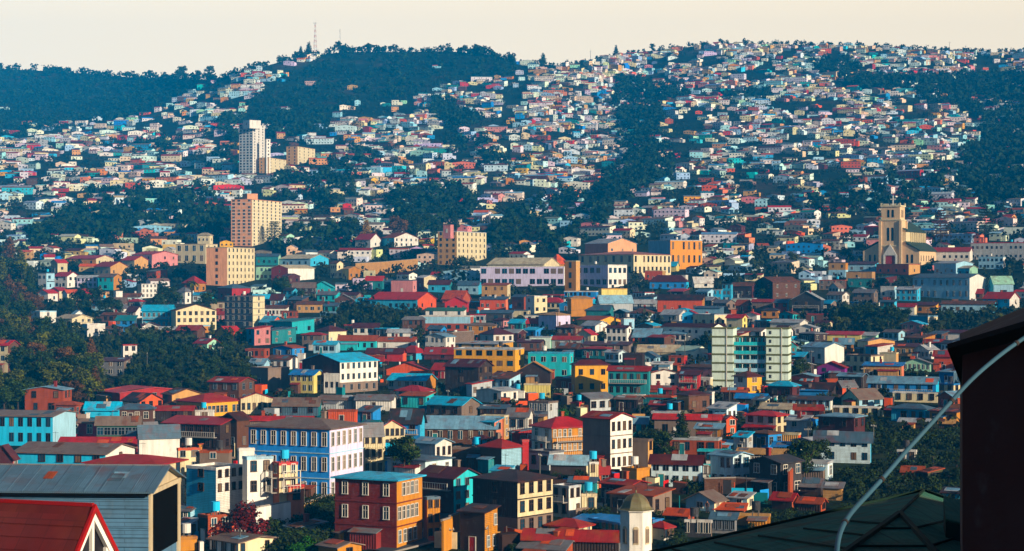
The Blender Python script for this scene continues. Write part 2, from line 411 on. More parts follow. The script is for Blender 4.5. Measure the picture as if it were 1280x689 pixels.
    hh = min(o.get('wh', 1.35), fh * 0.55); ww = o.get('ww')
    gdoor = not st and fl <= 3 and H > 2.6 and not o.get('nodoor')
    for k in range(fl):
        z = H - (k + 1) * fh + fh * 0.3
        nL, nR = nl, nr
        if isinstance(nl, str): nL = int(nl.split(',')[min(k, len(nl.split(',')) - 1)])
        if isinstance(nr, str): nR = int(nr.split(',')[min(k, len(nr.split(',')) - 1)])
        row(nL, 'f', z, hh, ww, o.get('skip', 0.0)); row(nR, 's', z, hh, ww, o.get('skip', 0.0))
    # gable vent / door
    if gdoor and o.get('door', rnd.random() < 0.5):
        dm = MB(); dc = surf(rnd.choice(['brown', 'dark_brown', 'crimson', 'white', 'teal']), 'plaster')
        dm.box(-0.45, 0.45, -0.07, 0, 0, 2.0, dc); dm.box(-0.57, -0.45, -0.1, 0, 0, 2.1, FRAMEW); dm.box(0.45, 0.57, -0.1, 0, 0, 2.1, FRAMEW); dm.box(-0.45, 0.45, -0.1, 0, 2.0, 2.1, FRAMEW)
        x = X0 + W * (1.0 / max(nl if isinstance(nl, int) else 3, 2)) if W > 3 else xm_
        d_ = dm.build('door', rt, (x, y0, 0.02))
    if o.get('bal'):                                  # balcony slabs with rail, one for each storey asked
        for k in range(fl if o['bal'] == 2 else 1):
            z = H - (k + 1) * fh
            for face in ('f', 's') if (not single and o['bal'] == 2) else (('f',) if single or fw > sw else ('s',)):
                bm_ = MB(); L_ = W if face == 'f' else Dp
                bm_.box(0.05*L_, 0.95*L_, -1.15, -0.12, -0.1, 0.05, CONC)
                bm_.box(0.05*L_, 0.95*L_, -1.15, -1.1, 0.95, 1.02, FRAMEW)
                n = max(4, int(L_ / 0.5))
                for i in range(n + 1):
                    xx = 0.05*L_ + 0.9*L_*i/n; bm_.box(xx-0.02, xx+0.02, -1.14, -1.11, 0.05, 0.95, FRAMEW)
                for xx in (0.05*L_, 0.95*L_): bm_.box(xx-0.06, xx+0.06, -1.16, -1.06, 0.05, fh-0.1 if k else 1.02, FRAMEW)
                if face == 'f': bm_.build('balcony', rt, (X0, y0, z))
                else:
                    bo = bm_.build('balcony', rt, (X1, y0, z)); bo.rotation_euler = (0, 0, math.pi / 2)
    # patched sheets, skylight and lean-to: the wear and additions such roofs and walls have
    if D < 640 and typ in ('gu', 'shed') and not o.get('clean'):
        kk = rid / (Dp / 2) if typ == 'gu' else (Hb - H) / Dp; dep = Dp / 2 if typ == 'gu' else Dp
        for q in range(rnd.choice((1, 2, 2, 3))):
            pw, pl = rnd.uniform(.8, 2.6), rnd.uniform(.8, max(1.0, dep * .7)); px_ = rnd.uniform(X0, X1 - pw); py_ = rnd.uniform(0, max(.1, dep - pl))
            if pl + py_ > dep: pl = dep - py_
            pm = MB(); c1 = surf(rnd.choice(('rust', 'light_grey', 'steel', 'slate', 'brown', 'grey', 'orange')), 'rusty' if rnd.random() < .5 else 'metal')
            pm.slab([(0, 0, 0), (pw, 0, 0), (pw, pl, pl * kk), (0, pl, pl * kk)], .05, c1)
            pm.build('roof_patch', rt, (px_, py_, zt + py_ * kk + .06 + .012 * q))
    if D < 640 and W > 4.5 and not o.get('bal') and not o.get('aw') and not st and rnd.random() < .38 and not o.get('plain') and not o.get('gnd'):
        lw = rnd.uniform(.3, .55) * W; lx = rnd.uniform(X0, X1 - lw); lm = MB(); c1 = surf(rnd.choice(('rust', 'tan', 'taupe', 'white', 'teal', 'brown', wl, wl)), 'corrugated'); lh = min(2.3, H * .6)
        lm.box(lx, lx + lw, -1.5, -.13, -2.5, lh, c1); lm.build('lean_to_wall', rt)
        lm = MB(); lm.slab([(lx-.2, -1.75, lh+.0), (lx+lw+.2, -1.75, lh+.0), (lx+lw+.2, -.1, lh+.42), (lx-.2, -.1, lh+.42)], .06, surf(rnd.choice(('rust', 'grey', 'dusty_red', 'steel')), 'rusty')); lm.build('lean_to_roof', rt)
    if o.get('aw'):
        am = MB(); ma = surf(o['aw'], 'metal'); z = H - fh
        am.slab([(X0-0.2, y0-1.5, z-0.5), (X1+0.2, y0-1.5, z-0.5), (X1+0.2, y0-0.06, z+0.1), (X0-0.2, y0-0.06, z+0.1)], 0.1, ma)
        am.build('awning', rt)
    if st:
        n = max(3, int(W / 2.4))
        for i in range(n + 1):
            s_ = MB(); s_.bar((0, 0, -st), (0, 0, 0.0), 0.14, surf('brown', 'plaster'))
            s_.build('stilt', rt, (X0 + 0.15 + (W - 0.3) * i / n, y0 + 0.2, 0))
    if (o.get('ch') or rnd.random() < 0.22) and typ != 'flat':
        c_ = MB(); mc = surf(rnd.choice(['brick', 'taupe', 'rust', 'white']), 'plaster')
        c_.box(-0.3, 0.3, -0.3, 0.3, -0.6, 1.1, mc); c_.box(-0.38, 0.38, -0.38, 0.38, 1.1, 1.25, mc)
        zz = H + rid * (0.75 if typ != 'shed' else 0.5)
        c_.build('chimney', rt, (X0 + W * rnd.uniform(0.25, 0.75), y0 + Dp * (0.62 if typ != 'gv' else 0.5), zz))
    if typ == 'flat' and D < 1100 and rnd.random() < 0.5 and not o.get('plain'):
        t_ = MB(); cx, cy = X0 + W * rnd.uniform(0.3, 0.7), y0 + Dp * 0.5
        an = [2*math.pi*i/12 for i in range(12)]
        t_.hull([(0.6*math.cos(t), 0.6*math.sin(t), 0.5) for t in an], [(0.6*math.cos(t), 0.6*math.sin(t), 1.7) for t in an], surf(rnd.choice(['cyan', 'white', 'charcoal']), 'plaster'))
        for sx in (-0.4, 0.4):
            for sy in (-0.4, 0.4): t_.box(sx-0.05, sx+0.05, sy-0.05, sy+0.05, -0.3, 0.5, POLE)
        t_.build('water_tank', rt, (cx, cy, H))
    elif D < 700 and rnd.random() < 0.3:
        a_ = MB(); a_.bar((0, 0, -0.3), (0, 0, 2.2), 0.025, IRON); a_.bar((-0.5, 0, 2.0), (0.5, 0, 2.0), 0.02, IRON)
        for k in range(4): a_.bar((-0.4 + 0.27*k, -0.3, 2.0), (-0.4 + 0.27*k, 0.3, 2.0), 0.015, IRON)
        a_.build('aerial', rt, (X0 + W * rnd.uniform(0.2, 0.8), ym_, H + rid * 0.6))
    d = dict(o=rt, x0=x0, x1=x1, yt=yt - rh, yb=yb, xm=xm, ym=(yt + yb) / 2, wl=wl, wr=wr if not single else wl, rf=rf, typ=typ, fl=fl, kind=kind, W=W, Dp=Dp,
             nl=nl, nr=nr, st=st, opts=o, size=(x1 - x0) * (yb - yt + rh), L=o.get('L'), ref=o.get('ref'), D=D)
    if o.get('cat'): d['cat'] = o['cat']
    DONE.append(d)
    return d
def parse(txt):
    for ln in txt.strip().splitlines():
        ln = ln.strip()
        if not ln or ln[0] == '#': continue
        head, _, lab = ln.partition('|')
        t = head.split(); n = [float(x) for x in t[:6]]
        wl, wr, rf, typ = t[6:10]
        fl = int(t[10]); nl = t[11] if ',' in t[11] else int(t[11]); nr = t[12] if ',' in t[12] else int(t[12])
        o = {}
        for x in t[13:]:
            k, _, vv = x.partition('=')
            o[k] = (1 if not vv else (float(vv) if re.fullmatch(r'-?[\d.]+', vv) else vv))
        if lab.strip():
            a, _, b = lab.partition('@'); 
            if a.strip(): o['L'] = a.strip()
            if b.strip(): o['ref'] = b.strip()
        house(*n, wl, wr, rf, typ, fl, nl, nr, **o)
TABLE = '''
# x0 xc x1 yt yb rh wallL wallR roof type floors nL nR opts | label @ landmark phrase
# ---- bottom rows
107 195 232 581 645 12 cream cream dusty_red hip 3 6 2 w=b s=boards | cream three-storey boarded house with faded red hip roof behind the slate-roofed timber building @ the cream boarded house
21 132 170 567 600 13 cyan white taupe gu 2 5 1 wh=1.2 | bright cyan long house with grey-brown gable roof above the slate-roofed timber building @ the bright cyan long house
75 170 180 556 566 10 crimson crimson red gu 1 0 0 n=shed | long low shed with bright red roof in front of the cyan porch house @ the long red-roofed shed
172 174 224 545 574 13 white white slate gv 2 1 0 nodoor | blank white plastered gable house beside the dark timber building @ the blank white gable house
-8 16 22 572 602 16 maroon dusty_red maroon gv 2 0 1 |
-45 66 96 520 558 7 cyan pale_blue taupe gu 2 10 0 w=b wh=1.9 ww=0.9 coarse | long cyan two-storey house with brown roof at the left edge below the wooded slope @ the long cyan house
28 44 52 584 596 3 brown ochre brown gv 1 0 1 n=shed
60 74 90 584 596 4 brown ochre rust gv 1 0 1 n=shed
221 223 250 561 590 2 cream cream orange flat 2 0 2
250 286 290 564 590 3 taupe taupe rust flat 2 1 0
247 249 281 555 563 3 beige ochre orange shed 1 0 0 n=shed
233 270 305 585 620 2 sky_blue white white flat 2 1 4 plain d=267 ext=9 | white flat-roofed block with sky blue side beside the crimson flowering tree @ the white and sky blue block
303 309 341 572 622 3 white white pale_blue flat 2 0 2 plain d=267 ext=9 s=plaster w=b | tall blank white house with two crimson windows left of the coral balcony house @ the tall blank white house
297 299 318 561 575 1 white white white flat 1 0 0 plain d=275 ext=4
341 349 372 579 616 2 coral cream red flat 2 1 2 d=267 ext=9 bal=2 | coral and cream balcony house with a flat red roof beside the big blue building @ the coral balcony house
358 361 380 607 632 1 coral coral red flat 1 0 1 d=267 ext=9 n=annex | coral walled terrace annex with red railing in front of the big blue building
233 246 268 608 642 3 sky_blue turquoise slate shed 2 1 2 bal=1 | small turquoise two-storey house with slate lean-to roof below the white and sky blue block
219 238 248 638 657 3 teal pale_blue grey shed 1 2 0
219 236 247 655 674 2 pale_blue pale_blue light_grey shed 1 1 1
220 222 246 672 690 1 ochre ochre ochre flat 1 0 0 n=garden_wall
248 260 288 645 682 2 dark_brown rust rust flat 2 0 2 s=boards skip=0.3 | rusty tin-clad house with dark side below the crimson flowering tree @ the rusty tin-clad house
287 290 326 654 666 1 rust orange rust flat 1 0 0 n=fence
262 298 349 678 698 8 white cream taupe gu 1 3 5 w=b | low white cottage row with grey-brown roof at the bottom of the frame @ the low white cottage row
354 369 407 660 674 3 teal white slate shed 1 1 3 w=b | small teal and white shed-roofed house below the green hedge @ the teal and white shed-roofed house
416 424 442 666 682 5 ochre yellow taupe shed 1 0 1
398 422 452 684 702 5 ochre ochre taupe gu 1 1 1
442 447 463 670 684 3 white white azure shed 1 1 1
310 412 456 536 630 13 cobalt lavender taupe hip 3 8 6 s=plaster wh=2.1 ww=0.7 w=w band=pale_blue | big three-storey building with blue front, lavender side and many white-framed windows @ the big blue building
205 275 310 530 564 9 dark_brown dark_brown crimson gu 2 7 2 s=boards w=b bal=1 | dark brown timber building with crimson roof left of the big blue building @ the dark timber building
276 296 312 524 562 8 dark_brown brown dark_brown gv 2 2 1
452 455 479 542 594 13 cream cream grey gv 3 0 3 w=b | narrow cream gabled house with pink stains between the big blue building and a dark tree @ the narrow cream gabled house
518 544 565 554 576 7 light_grey white steel gu 1 0 3 s=corrugated | pale grey corrugated shed with three-windowed white end wall right of the dark tree @ the pale corrugated shed
590 606 614 549 560 5 sky_blue sky_blue maroon hip 1 1 1
565 624 627 560 588 2 brown brown taupe flat 1 0 0 s=boards coarse n=warehouse
600 627 652 560 592 11 brown pale_blue dusty_red hip 1 0 0
651 653 661 550 588 1 crimson crimson crimson flat 2 0 0
418 496 529 600 688 9 brick ochre sky_blue hip 3 3,3,0 6,6,5 wh=2.2 ww=0.75 w=w | red brick three-storey building with light blue roof and ochre windowed front @ the red brick building
523 567 600 597 645 13 maroon turquoise maroon gu 3 0 3 plain bal=1 | long maroon house with turquoise end wall and balconies right of the red brick building @ the maroon and turquoise house
529 534 550 622 676 2 rust ochre slate flat 3 0 2 w=b plain
538 550 556 622 640 3 taupe taupe azure shed 1 0 0 n=shed
590 647 692 602 670 14 dark_brown cream dark_brown hip 3 1 4 w=b wh=2.4 ww=0.9 s=corrugated gnd=taupe | dark-sided house with tall cream three-storey front full of narrow windows @ the tall cream-fronted house
614 634 641 588 602 3 pale_blue pale_blue sky_blue shed 1 0 0
575 606 622 640 692 4 dark_brown ochre dark_brown shed 2 0 2 w=w wh=2.4 s=boards
690 711 726 608 648 2 light_grey white light_grey flat 2 2 2 bal=1 | white flat-roofed house with glass roof terrace right of the tall cream-fronted house @ the house with the glass roof terrace
724 727 746 618 642 1 beige cream cream flat 1 0 1
712 744 747 601 618 4 teal teal slate gu 1 0 0 s=corrugated
688 733 736 578 594 9 dark_brown cream pale_blue gu 1 0 0 n=shed
735 737 748 578 612 1 cream cream white flat 2 0 1
747 749 763 590 610 7 ochre orange dusty_red gv 1 0 1
664 690 741 535 570 14 white ochre red hip 2 2 8 wh=1.8 w=w bal=2 | red hip-roofed house with ochre colonnaded balconies and white side @ the red-roofed balcony house
728 763 791 523 590 8 taupe white dusty_red gu 3 0 4 s=plaster wh=1.4 | tall taupe-sided house with white three-storey front and dark red roof @ the tall taupe house
783 810 816 550 586 1 taupe tan taupe flat 2 0 1 s=plaster plain | windowless taupe concrete block house above the graffiti wall building @ the blank taupe block
777 796 812 586 614 1 tan ochre ochre flat 1 0 0 s=plaster mural
814 876 879 578 610 9 ice pale_blue maroon gu 2 5 0 coarse w=g | long pale blue two-storey house with dark maroon roof right of the blank taupe block @ the long pale blue house
872 913 915 563 598 1 white pale_blue turquoise flat 2 4 1 top=white gnd=turquoise ww=1.1 @ the blue-topped white house
873 913 915 555 563 2 azure azure pale_blue shed 1 3 0 n=rooftop_room
870 901 904 535 553 4 ochre brown steel shed 1 2 0 s=boards
917 934 941 546 564 5 light_grey light_grey cyan shed 2 1 1
966 990 993 558 570 4 white white azure shed 1 1 1
922 980 986 567 590 6 dark_brown taupe tan gu 2 5 0 st=3 bal=1 s=boards
857 893 908 626 640 10 pale_blue cream taupe gv 1 1 2 | small light blue cottage with taupe gable roof below the long dark slope @ the light blue cottage
911 934 942 622 638 3 pale_blue cream light_grey shed 1 1 1
895 930 932 636 641 3 brown rust orange shed 1 0 0 n=shed
856 889 890 651 673 1 charcoal taupe white flat 1 5 0 wh=2.2 w=w coarse n=greenhouse | dark flat-roofed shed with white lattice window wall behind the green roof
889 919 921 648 668 3 grey grey slate shed 1 4 0 w=g n=shed
920 962 963 643 659 1 ochre ochre tan flat 1 0 0 n=garden_wall
812 830 842 660 676 8 beige white dusty_red hip 1 0 3
832 860 868 643 652 7 dark_brown rust orange gu 1 0 0 n=shed
735 775 828 654 668 1 teal teal azure flat 1 5 0 n=market_hall plain
716 790 826 655 666 9 sky_blue sky_blue azure gu 1 0 0 n=market_hall | low market hall with bright azure striped roof behind the church cupola @ the azure-roofed market hall
684 722 740 659 668 10 beige cream dusty_red hip 1 0 2
655 772 776 674 696 11 dark_brown dark_brown dusty_red gu 1 0 0 n=warehouse
650 705 722 686 700 11 charcoal rust grey gu 1 0 0 n=warehouse
768 780 783 616 624 2 red crimson crimson flat 1 0 0 n=shed
1020 1088 1089 547 580 7 ice sky_blue slate gu 2 5 0 st=6 w=b s=boards coarse | pale blue two-storey stilt house with slate roof standing alone on the dark slope @ the pale blue stilt house
1122 1145 1146 563 579 1 white white white flat 1 2 0 w=b st=3
1128 1153 1154 589 600 2 rust ochre rust shed 1 2 0 n=shack
1029 1052 1054 609 626 4 tan tan grey shed 1 0 0 n=shack s=boards
1000 1026 1030 606 620 8 dark_brown dark_brown grey gu 1 0 0 n=shack
965 990 998 624 638 8 dark_brown rust dusty_red gu 1 0 0 n=shack
998 1026 1032 628 640 6 dark_brown rust rust gu 1 0 1 n=shack
1178 1200 1204 616 630 2 sky_blue sky_blue charcoal shed 1 1 0 n=shack
1150 1160 1178 590 603 3 dark_brown olive rust shed 1 0 1 n=shack
# ---- 460-560
-15 10 23 431 466 6 cream brown red gu 3 2 1 w=g | tall cream and brown house with red roof among trees at the left edge @ the tall brown and cream house
39 50 70 389 407 2 white white pale_blue flat 2 1 1 plain st=2
70 90 115 398 413 5 cream cream beige gu 2 2 3 bal=1
90 94 104 392 400 4 white white pale_blue gu 1 0 1
103 109 131 405 421 3 pale_blue white white flat 1 0 1 st=5 plain | white box house on stilts above the wooded slope @ the white box house on stilts
151 154 171 431 453 1 white white dusty_red flat 2 0 2 plain | narrow white tower house with dark red roof edge on the dark wooded slope @ the narrow white house
122 155 163 451 470 3 grey taupe maroon shed 2 3 1 st=6 s=boards | grey two-storey wooden house on stilts on the dark wooded slope @ the grey stilt house
121 150 235 491 504 8 red dusty_red red gu 1 0 3 n=warehouse | long low warehouse with a bright red roof above the cyan roofs @ the long bright red roof
107 148 153 511 522 9 cyan cyan cyan gu 1 0 0
122 141 153 513 522 3 pink coral red shed 1 2 1
153 175 203 501 514 10 cream orange dark_brown gu 1 2 3
203 215 252 493 512 8 taupe tan brown gu 1 0 3
220 254 300 503 522 11 yellow yellow dusty_red hip 1 3 9 ww=0.9 w=g | long yellow house with rusty red hip roof above the dark timber building @ the long yellow house
243 266 268 513 524 0 white white white flat 1 1 0
299 301 341 498 518 8 cream cream dusty_red gu 1 0 6 w=b | cream one-storey row house with six red-framed windows @ the cream row house
122 174 176 528 550 8 green green taupe gu 1 6 0 ww=1.3 w=g s=boards | green boarded house with a band of windows beside the magenta house @ the green boarded house
86 121 124 527 548 4 magenta magenta taupe gu 1 2 0 w=w wh=2.4 | magenta house with tall white-framed windows beside the green boarded house @ the magenta house
175 178 197 535 546 7 cream cream grey gv 1 0 1
160 196 202 547 556 8 slate slate slate gu 1 0 0 n=shed
195 240 244 512 526 5 dark_brown brown dusty_red gu 1 3 1
205 228 240 506 516 4 taupe tan brown gv 1 1 1
243 259 275 429 440 6 mint mint crimson gu 1 2 2
270 285 302 415 429 7 yellow orange red gv 1 1 2 | orange-yellow gabled house with red roof on the wooded slope @ the orange-yellow gabled house
232 250 266 407 417 1 ochre ochre pale_blue flat 1 1 2
308 318 338 411 432 3 sky_blue pink red shed 2 1 2
322 340 370 413 430 3 teal teal slate shed 2 2 2 st=2
338 365 393 402 418 3 turquoise turquoise teal shed 1 3 2
325 340 353 402 411 7 teal orange cyan gu 1 1 1 | small orange-red house with bright cyan roof @ the cyan-roofed orange house
395 411 433 414 427 7 cream cream maroon hip 1 2 1
392 420 425 430 442 4 pale_blue pale_blue sky_blue gu 1 3 0
423 470 473 425 438 6 turquoise turquoise rust gu 1 5 0
472 518 521 426 438 5 white white rust gu 1 3 0
484 520 523 415 425 4 white cream light_grey gu 1 3 0
313 335 362 460 489 3 taupe taupe taupe flat 1 1 0 s=plaster plain | taupe windowless concrete box left of the yellow azure-roofed house @ the taupe concrete box
312 330 337 454 466 6 pale_blue pale_blue steel gu 1 1 0
335 362 373 449 462 5 white white brown gu 1 3 0
363 392 405 468 492 6 pale_yellow pale_yellow azure gu 2 4 1 s=plaster | pale yellow house with azure roof beside the large white building @ the yellow azure-roofed house
377 425 473 452 492 9 maroon white cyan gv 3 0 7,7,5 s=plaster plain wh=1.6 ww=0.7 gnd=taupe | large white three-storey building with maroon gable side and cyan roof edge @ the large white building
405 425 428 467 492 1 white white white flat 1 3 0 plain
372 380 382 442 462 0 white white white flat 1 0 0 plain
342 398 402 506 520 9 slate teal taupe gu 1 3 0
410 444 447 513 531 4 orange orange rust flat 1 0 0 s=corrugated n=shed | bright orange tin box shed on the roofs above the big blue building @ the orange tin box
446 466 476 514 530 5 azure azure slate shed 1 1 0 ww=2 wh=2
445 490 495 499 514 6 white white grey gu 1 0 0 s=corrugated
400 440 446 499 512 5 light_grey light_grey taupe gu 1 0 0 s=corrugated
305 388 392 525 534 5 taupe taupe red gu 1 0 0 n=warehouse
458 503 507 441 452 6 crimson crimson maroon gu 1 3 0
495 500 508 442 452 1 orange orange orange flat 1 0 0
498 520 534 441 450 9 maroon sky_blue crimson hip 1 1 1
530 580 586 442 450 8 maroon maroon dusty_red gu 1 1 0
567 644 656 436 474 3 yellow yellow light_grey flat 3 6 1 s=plaster ww=1.6 wh=1.4 w=b | big yellow three-storey building with a pale roof band and grouped windows @ the big yellow building
570 622 642 430 438 1 yellow yellow light_grey shed 1 4 1 n=rooftop_room
600 617 642 418 429 8 white white maroon hip 1 1 3
483 535 541 462 470 9 orange yellow dusty_red gv 1 0 0
485 532 545 475 488 8 light_grey ochre cyan gu 1 5 0 s=corrugated
495 525 541 489 499 7 white white crimson hip 1 3 0
540 580 590 462 474 8 dusty_red rust dusty_red gu 1 3 1
556 598 616 458 494 9 dark_brown dark_brown maroon gu 3 1 3 plain s=corrugated | tall dark brown house with maroon roof left of the big yellow building @ the tall dark brown house
583 590 615 480 496 4 pale_blue light_grey red shed 1 0 3 w=b
533 577 600 506 522 10 taupe taupe cyan gu 1 3 1 s=boards | taupe boarded house with bright cyan roof above the grey-roofed brown hall @ the cyan-roofed taupe house
531 620 625 534 556 14 brown taupe steel gu 1 7 0 coarse w=w s=boards wh=1.6 | long brown hall with steel-blue curved roof and seven windows @ the long steel-roofed hall
600 630 636 520 550 2 coral tan cream flat 2 0 1 plain
487 525 531 526 560 15 azure sky_blue charcoal gu 2 2 0 w=b bal=1 | azure house with dark grey hipped roof and red-framed window left of the brown hall @ the azure dark-roofed house
472 475 506 535 562 11 cream cream red gu 2 0 5 w=b | cream house with orange-red roof behind the dark tree @ the cream red-roofed house
452 470 478 531 542 6 teal teal teal gu 1 0 0 n=shed
600 634 637 510 520 2 navy slate slate shed 1 8 0
# ---- 400-500 centre and right
660 712 717 441 474 1 turquoise turquoise sky_blue flat 2 4 1 s=plaster ww=1.3 | turquoise flat-roofed two-storey house right of the big yellow building @ the turquoise flat-roofed house
662 688 691 421 436 2 pale_mint mint light_grey flat 1 2 0
646 688 690 464 481 12 dark_brown brown ochre gv 1 0 0 s=boards | dark timber gabled house with straw-coloured roof and boarded yellow fence @ the dark gabled timber house
655 687 688 480 498 0 pale_yellow pale_yellow cream flat 1 0 0 s=corrugated n=garden_wall nodoor | pale yellow corrugated wall below the dark timber gabled house
637 655 657 489 498 1 white white white flat 1 0 0 n=shed
714 719 761 456 492 7 ochre yellow maroon hip 2 0 3 s=plaster w=b | two-storey ochre yellow house with dark maroon roof left of the long teal house @ the ochre yellow house
760 811 813 463 496 4 teal teal dusty_red shed 2 6 0 bal=1 s=plaster | long teal two-storey house with shaded veranda right of the ochre yellow house @ the long teal house
812 814 849 466 488 5 white white brown gu 2 0 2 s=plaster coarse | plain white two-storey house with small square windows right of the long teal house @ the plain white house
778 804 807 494 505 1 pale_blue pale_blue white flat 1 2 0 n=cabin
791 824 827 421 430 9 orange orange steel shed 1 4 0
797 848 851 439 446 8 cream beige beige gu 1 0 0
728 786 791 431 441 3 taupe taupe maroon shed 1 3 0
690 726 729 424 436 4 light_grey slate dusty_red gu 1 3 0
726 744 762 407 418 6 pale_blue white light_grey gu 1 2 1
715 738 768 498 515 6 charcoal light_grey grey gv 1 0 3 w=b
720 724 727 503 515 0 red orange red flat 1 0 0 n=tank_house
634 660 666 519 540 9 white white grey gu 1 2 1 w=b
636 640 666 540 560 3 mint crimson slate shed 1 1 1
600 618 628 527 556 4 teal coral sky_blue shed 2 1 1
778 803 806 442 459 1 dark_brown dark_brown charcoal flat 1 1 0
836 855 859 445 457 1 orange red rust flat 1 2 0
814 838 841 455 463 2 pale_blue white white shed 1 4 0
849 873 876 468 489 4 red crimson maroon shed 2 3 0 bal=1 w=w | red two-storey shop house with crowded balcony right of the plain white house @ the red balcony shop house
875 888 891 472 487 1 white cream white flat 1 2 0
846 861 887 494 516 6 ochre brown maroon hip 1 1 2 w=b | ochre and brown house with maroon hip roof below the red balcony shop house @ the ochre and brown house
886 890 893 490 510 0 white white white flat 2 0 0
812 842 846 486 496 4 dusty_red maroon dusty_red gu 1 4 0
813 838 842 505 514 4 maroon dusty_red dusty_red gu 1 0 0
814 848 851 515 530 2 pale_mint mint light_grey flat 1 7 0 w=w
818 900 902 523 548 5 taupe taupe red gu 1 3 0 coarse s=plaster n=warehouse | long taupe stone warehouse with patches of red roof behind dark trees @ the long stone warehouse
902 908 920 524 545 5 ochre orange red gu 2 1 1
917 934 952 471 492 7 white yellow maroon hip 2 1 1 ww=1.6 s=plaster | small white and yellow two-storey house in front of the mint apartment building @ the white and yellow house
1022 1056 1059 459 476 7 purple purple dusty_red gv 2 2,2 0 w=b s=plaster | small purple two-storey gabled house @ the purple house
1003 1031 1055 434 455 6 white white steel gu 1 2 0 s=plaster w=b | pair of plain white houses above the purple house @ the plain white pair
932 970 985 520 545 6 white cream red hip 2 3 2 aw=red w=b | white two-storey house with red roof and red awning @ the white house with red awning
983 1008 1014 525 550 4 light_grey white light_grey shed 2 1 2
920 956 960 497 508 5 charcoal slate azure gu 1 2 0
941 957 962 500 511 3 cream cream slate shed 1 1 1
950 988 993 511 522 5 pale_blue pale_blue beige shed 1 4 0
985 1038 1041 500 513 3 pale_blue white charcoal shed 1 7 0 bal=1 w=b
985 1040 1046 487 495 9 charcoal dark_brown dark_brown gu 1 0 0
998 1034 1036 488 495 2 azure azure azure shed 1 0 0 n=shed
972 998 1001 542 555 1 tan orange cream flat 1 0 0
1044 1053 1071 483 494 7 rust orange grey gv 1 0 1
1052 1074 1103 498 509 11 mint pale_blue taupe gv 1 1 2 ww=1.6 | mint green house with blue gable and taupe roof above a cream stilted balcony @ the mint gable house on stilts
1041 1100 1102 509 520 0 cream pale_yellow white flat 1 5 0 st=7 n=balcony_house w=b | cream balcony storey carried on tall stilts under the mint gable house
1032 1076 1079 418 427 3 pale_yellow cream red shed 1 0 0
1078 1095 1098 419 427 3 mint mint light_grey shed 1 0 0
1072 1085 1118 426 445 4 cream tan slate gu 1 1 3
1082 1097 1116 433 447 3 sky_blue white dusty_red shed 1 1 2
1115 1147 1151 433 446 3 tan orange maroon shed 1 5 0
1130 1163 1165 454 465 6 mint mint grey gv 1 6 0 w=w | mint green house with a ribbon of white windows above the azure terrace house @ the mint ribbon-window house
1080 1127 1130 457 474 3 tan coral azure shed 1 5 0
1100 1120 1123 441 458 1 cream tan cream flat 1 0 0
1086 1170 1174 479 492 8 azure cyan steel gu 1 6 0 bal=1 s=plaster coarse | long azure terrace house with a steel-blue roof above the cream stilt row @ the azure terrace house
1095 1130 1133 477 480 4 crimson crimson crimson shed 1 0 0 n=canopy_shed
1117 1172 1174 491 504 1 cream cream white flat 1 4 0 w=b st=6 s=plaster | long cream one-storey row on stilts below the azure terrace house @ the cream stilt row
1174 1192 1202 480 505 1 cream cream azure flat 2 2 1 w=b gnd=brown st=6
1168 1192 1194 444 465 6 orange tan dusty_red gu 1 1 0 s=plaster
1180 1197 1201 437 452 1 light_grey grey light_grey flat 1 0 0
1174 1192 1203 465 480 2 azure slate steel shed 1 1 1
1125 1160 1164 527 536 4 dark_brown taupe light_grey gu 1 0 0 n=shack
1166 1192 1194 528 536 4 dark_brown tan tan gu 1 0 0 n=shack
1107 1122 1128 512 522 4 maroon rust dusty_red gu 1 0 0 n=shack
# ---- 300-430
165 190 222 318 335 4 white pink red gu 2 3 3 s=plaster w=b | white building with crimson panels and red roof left of the cream mansion @ the crimson-panelled building
220 257 272 305 330 2 cream cream beige flat 2 4 2 s=plaster wh=3 ww=1.8 | cream two-storey mansion with a square rooftop pavilion @ the cream mansion
247 262 266 294 304 3 cream cream beige hip 1 3 1 n=rooftop_pavilion d=1150
228 243 257 354 366 9 brown ochre dusty_red hip 1 1 2
172 177 196 355 373 1 cream white white flat 3 0 4 plain | stepped white three-storey house above the dark trees @ the stepped white house
64 72 84 328 341 4 cream cream red gv 1 1 1
84 120 142 323 332 4 ochre cream red gu 1 3 3
118 138 160 333 345 6 beige tan dusty_red gu 1 3 2
152 168 185 325 337 5 cream tan red gu 1 2 2
97 121 125 347 360 3 lavender sky_blue light_grey gu 2 5 0
123 142 152 346 363 4 turquoise ochre taupe gu 2 3 1 w=b
68 84 98 345 360 5 white white red gu 2 2 2
48 58 68 341 362 2 white pale_blue slate flat 2 2 1 bal=1
48 60 72 366 378 4 white white red gv 1 1 1
62 74 84 363 376 4 pink cream crimson gv 1 1 1
78 84 98 366 384 4 white cream orange gv 2 1 1
142 145 153 364 381 1 white white white flat 1 0 1 plain
178 214 219 388 411 7 sky_blue sky_blue cyan gu 2 6 1 bal=2 | sky blue two-storey guest house with cyan roof and verandas @ the sky blue guest house
214 220 270 388 414 8 cream cream brown gu 3 0 7 s=plaster w=b plain | cream three-storey house with brown roof right of the sky blue guest house @ the cream brown-roofed house
145 168 171 400 415 5 azure slate teal shed 2 3 0
281 316 331 370 410 1 navy cream grey flat 5 5 1 n=apartment_building cat=apartment s=plaster band | dark navy five-storey apartment block with a cream end strip @ the dark apartment block
272 290 313 360 376 5 crimson crimson slate hip 1 2 3
339 360 393 335 352 4 crimson white cream gv 2 1 0 s=plaster | house with crimson gable front and blank white side wall @ the crimson gable house
352 360 375 345 355 3 crimson maroon maroon gu 1 1 2
320 348 351 320 332 3 teal mint slate gu 1 4 0
320 340 342 333 350 2 mint teal slate flat 2 4 0
350 388 411 323 333 5 pale_blue sky_blue cream gu 1 4 2
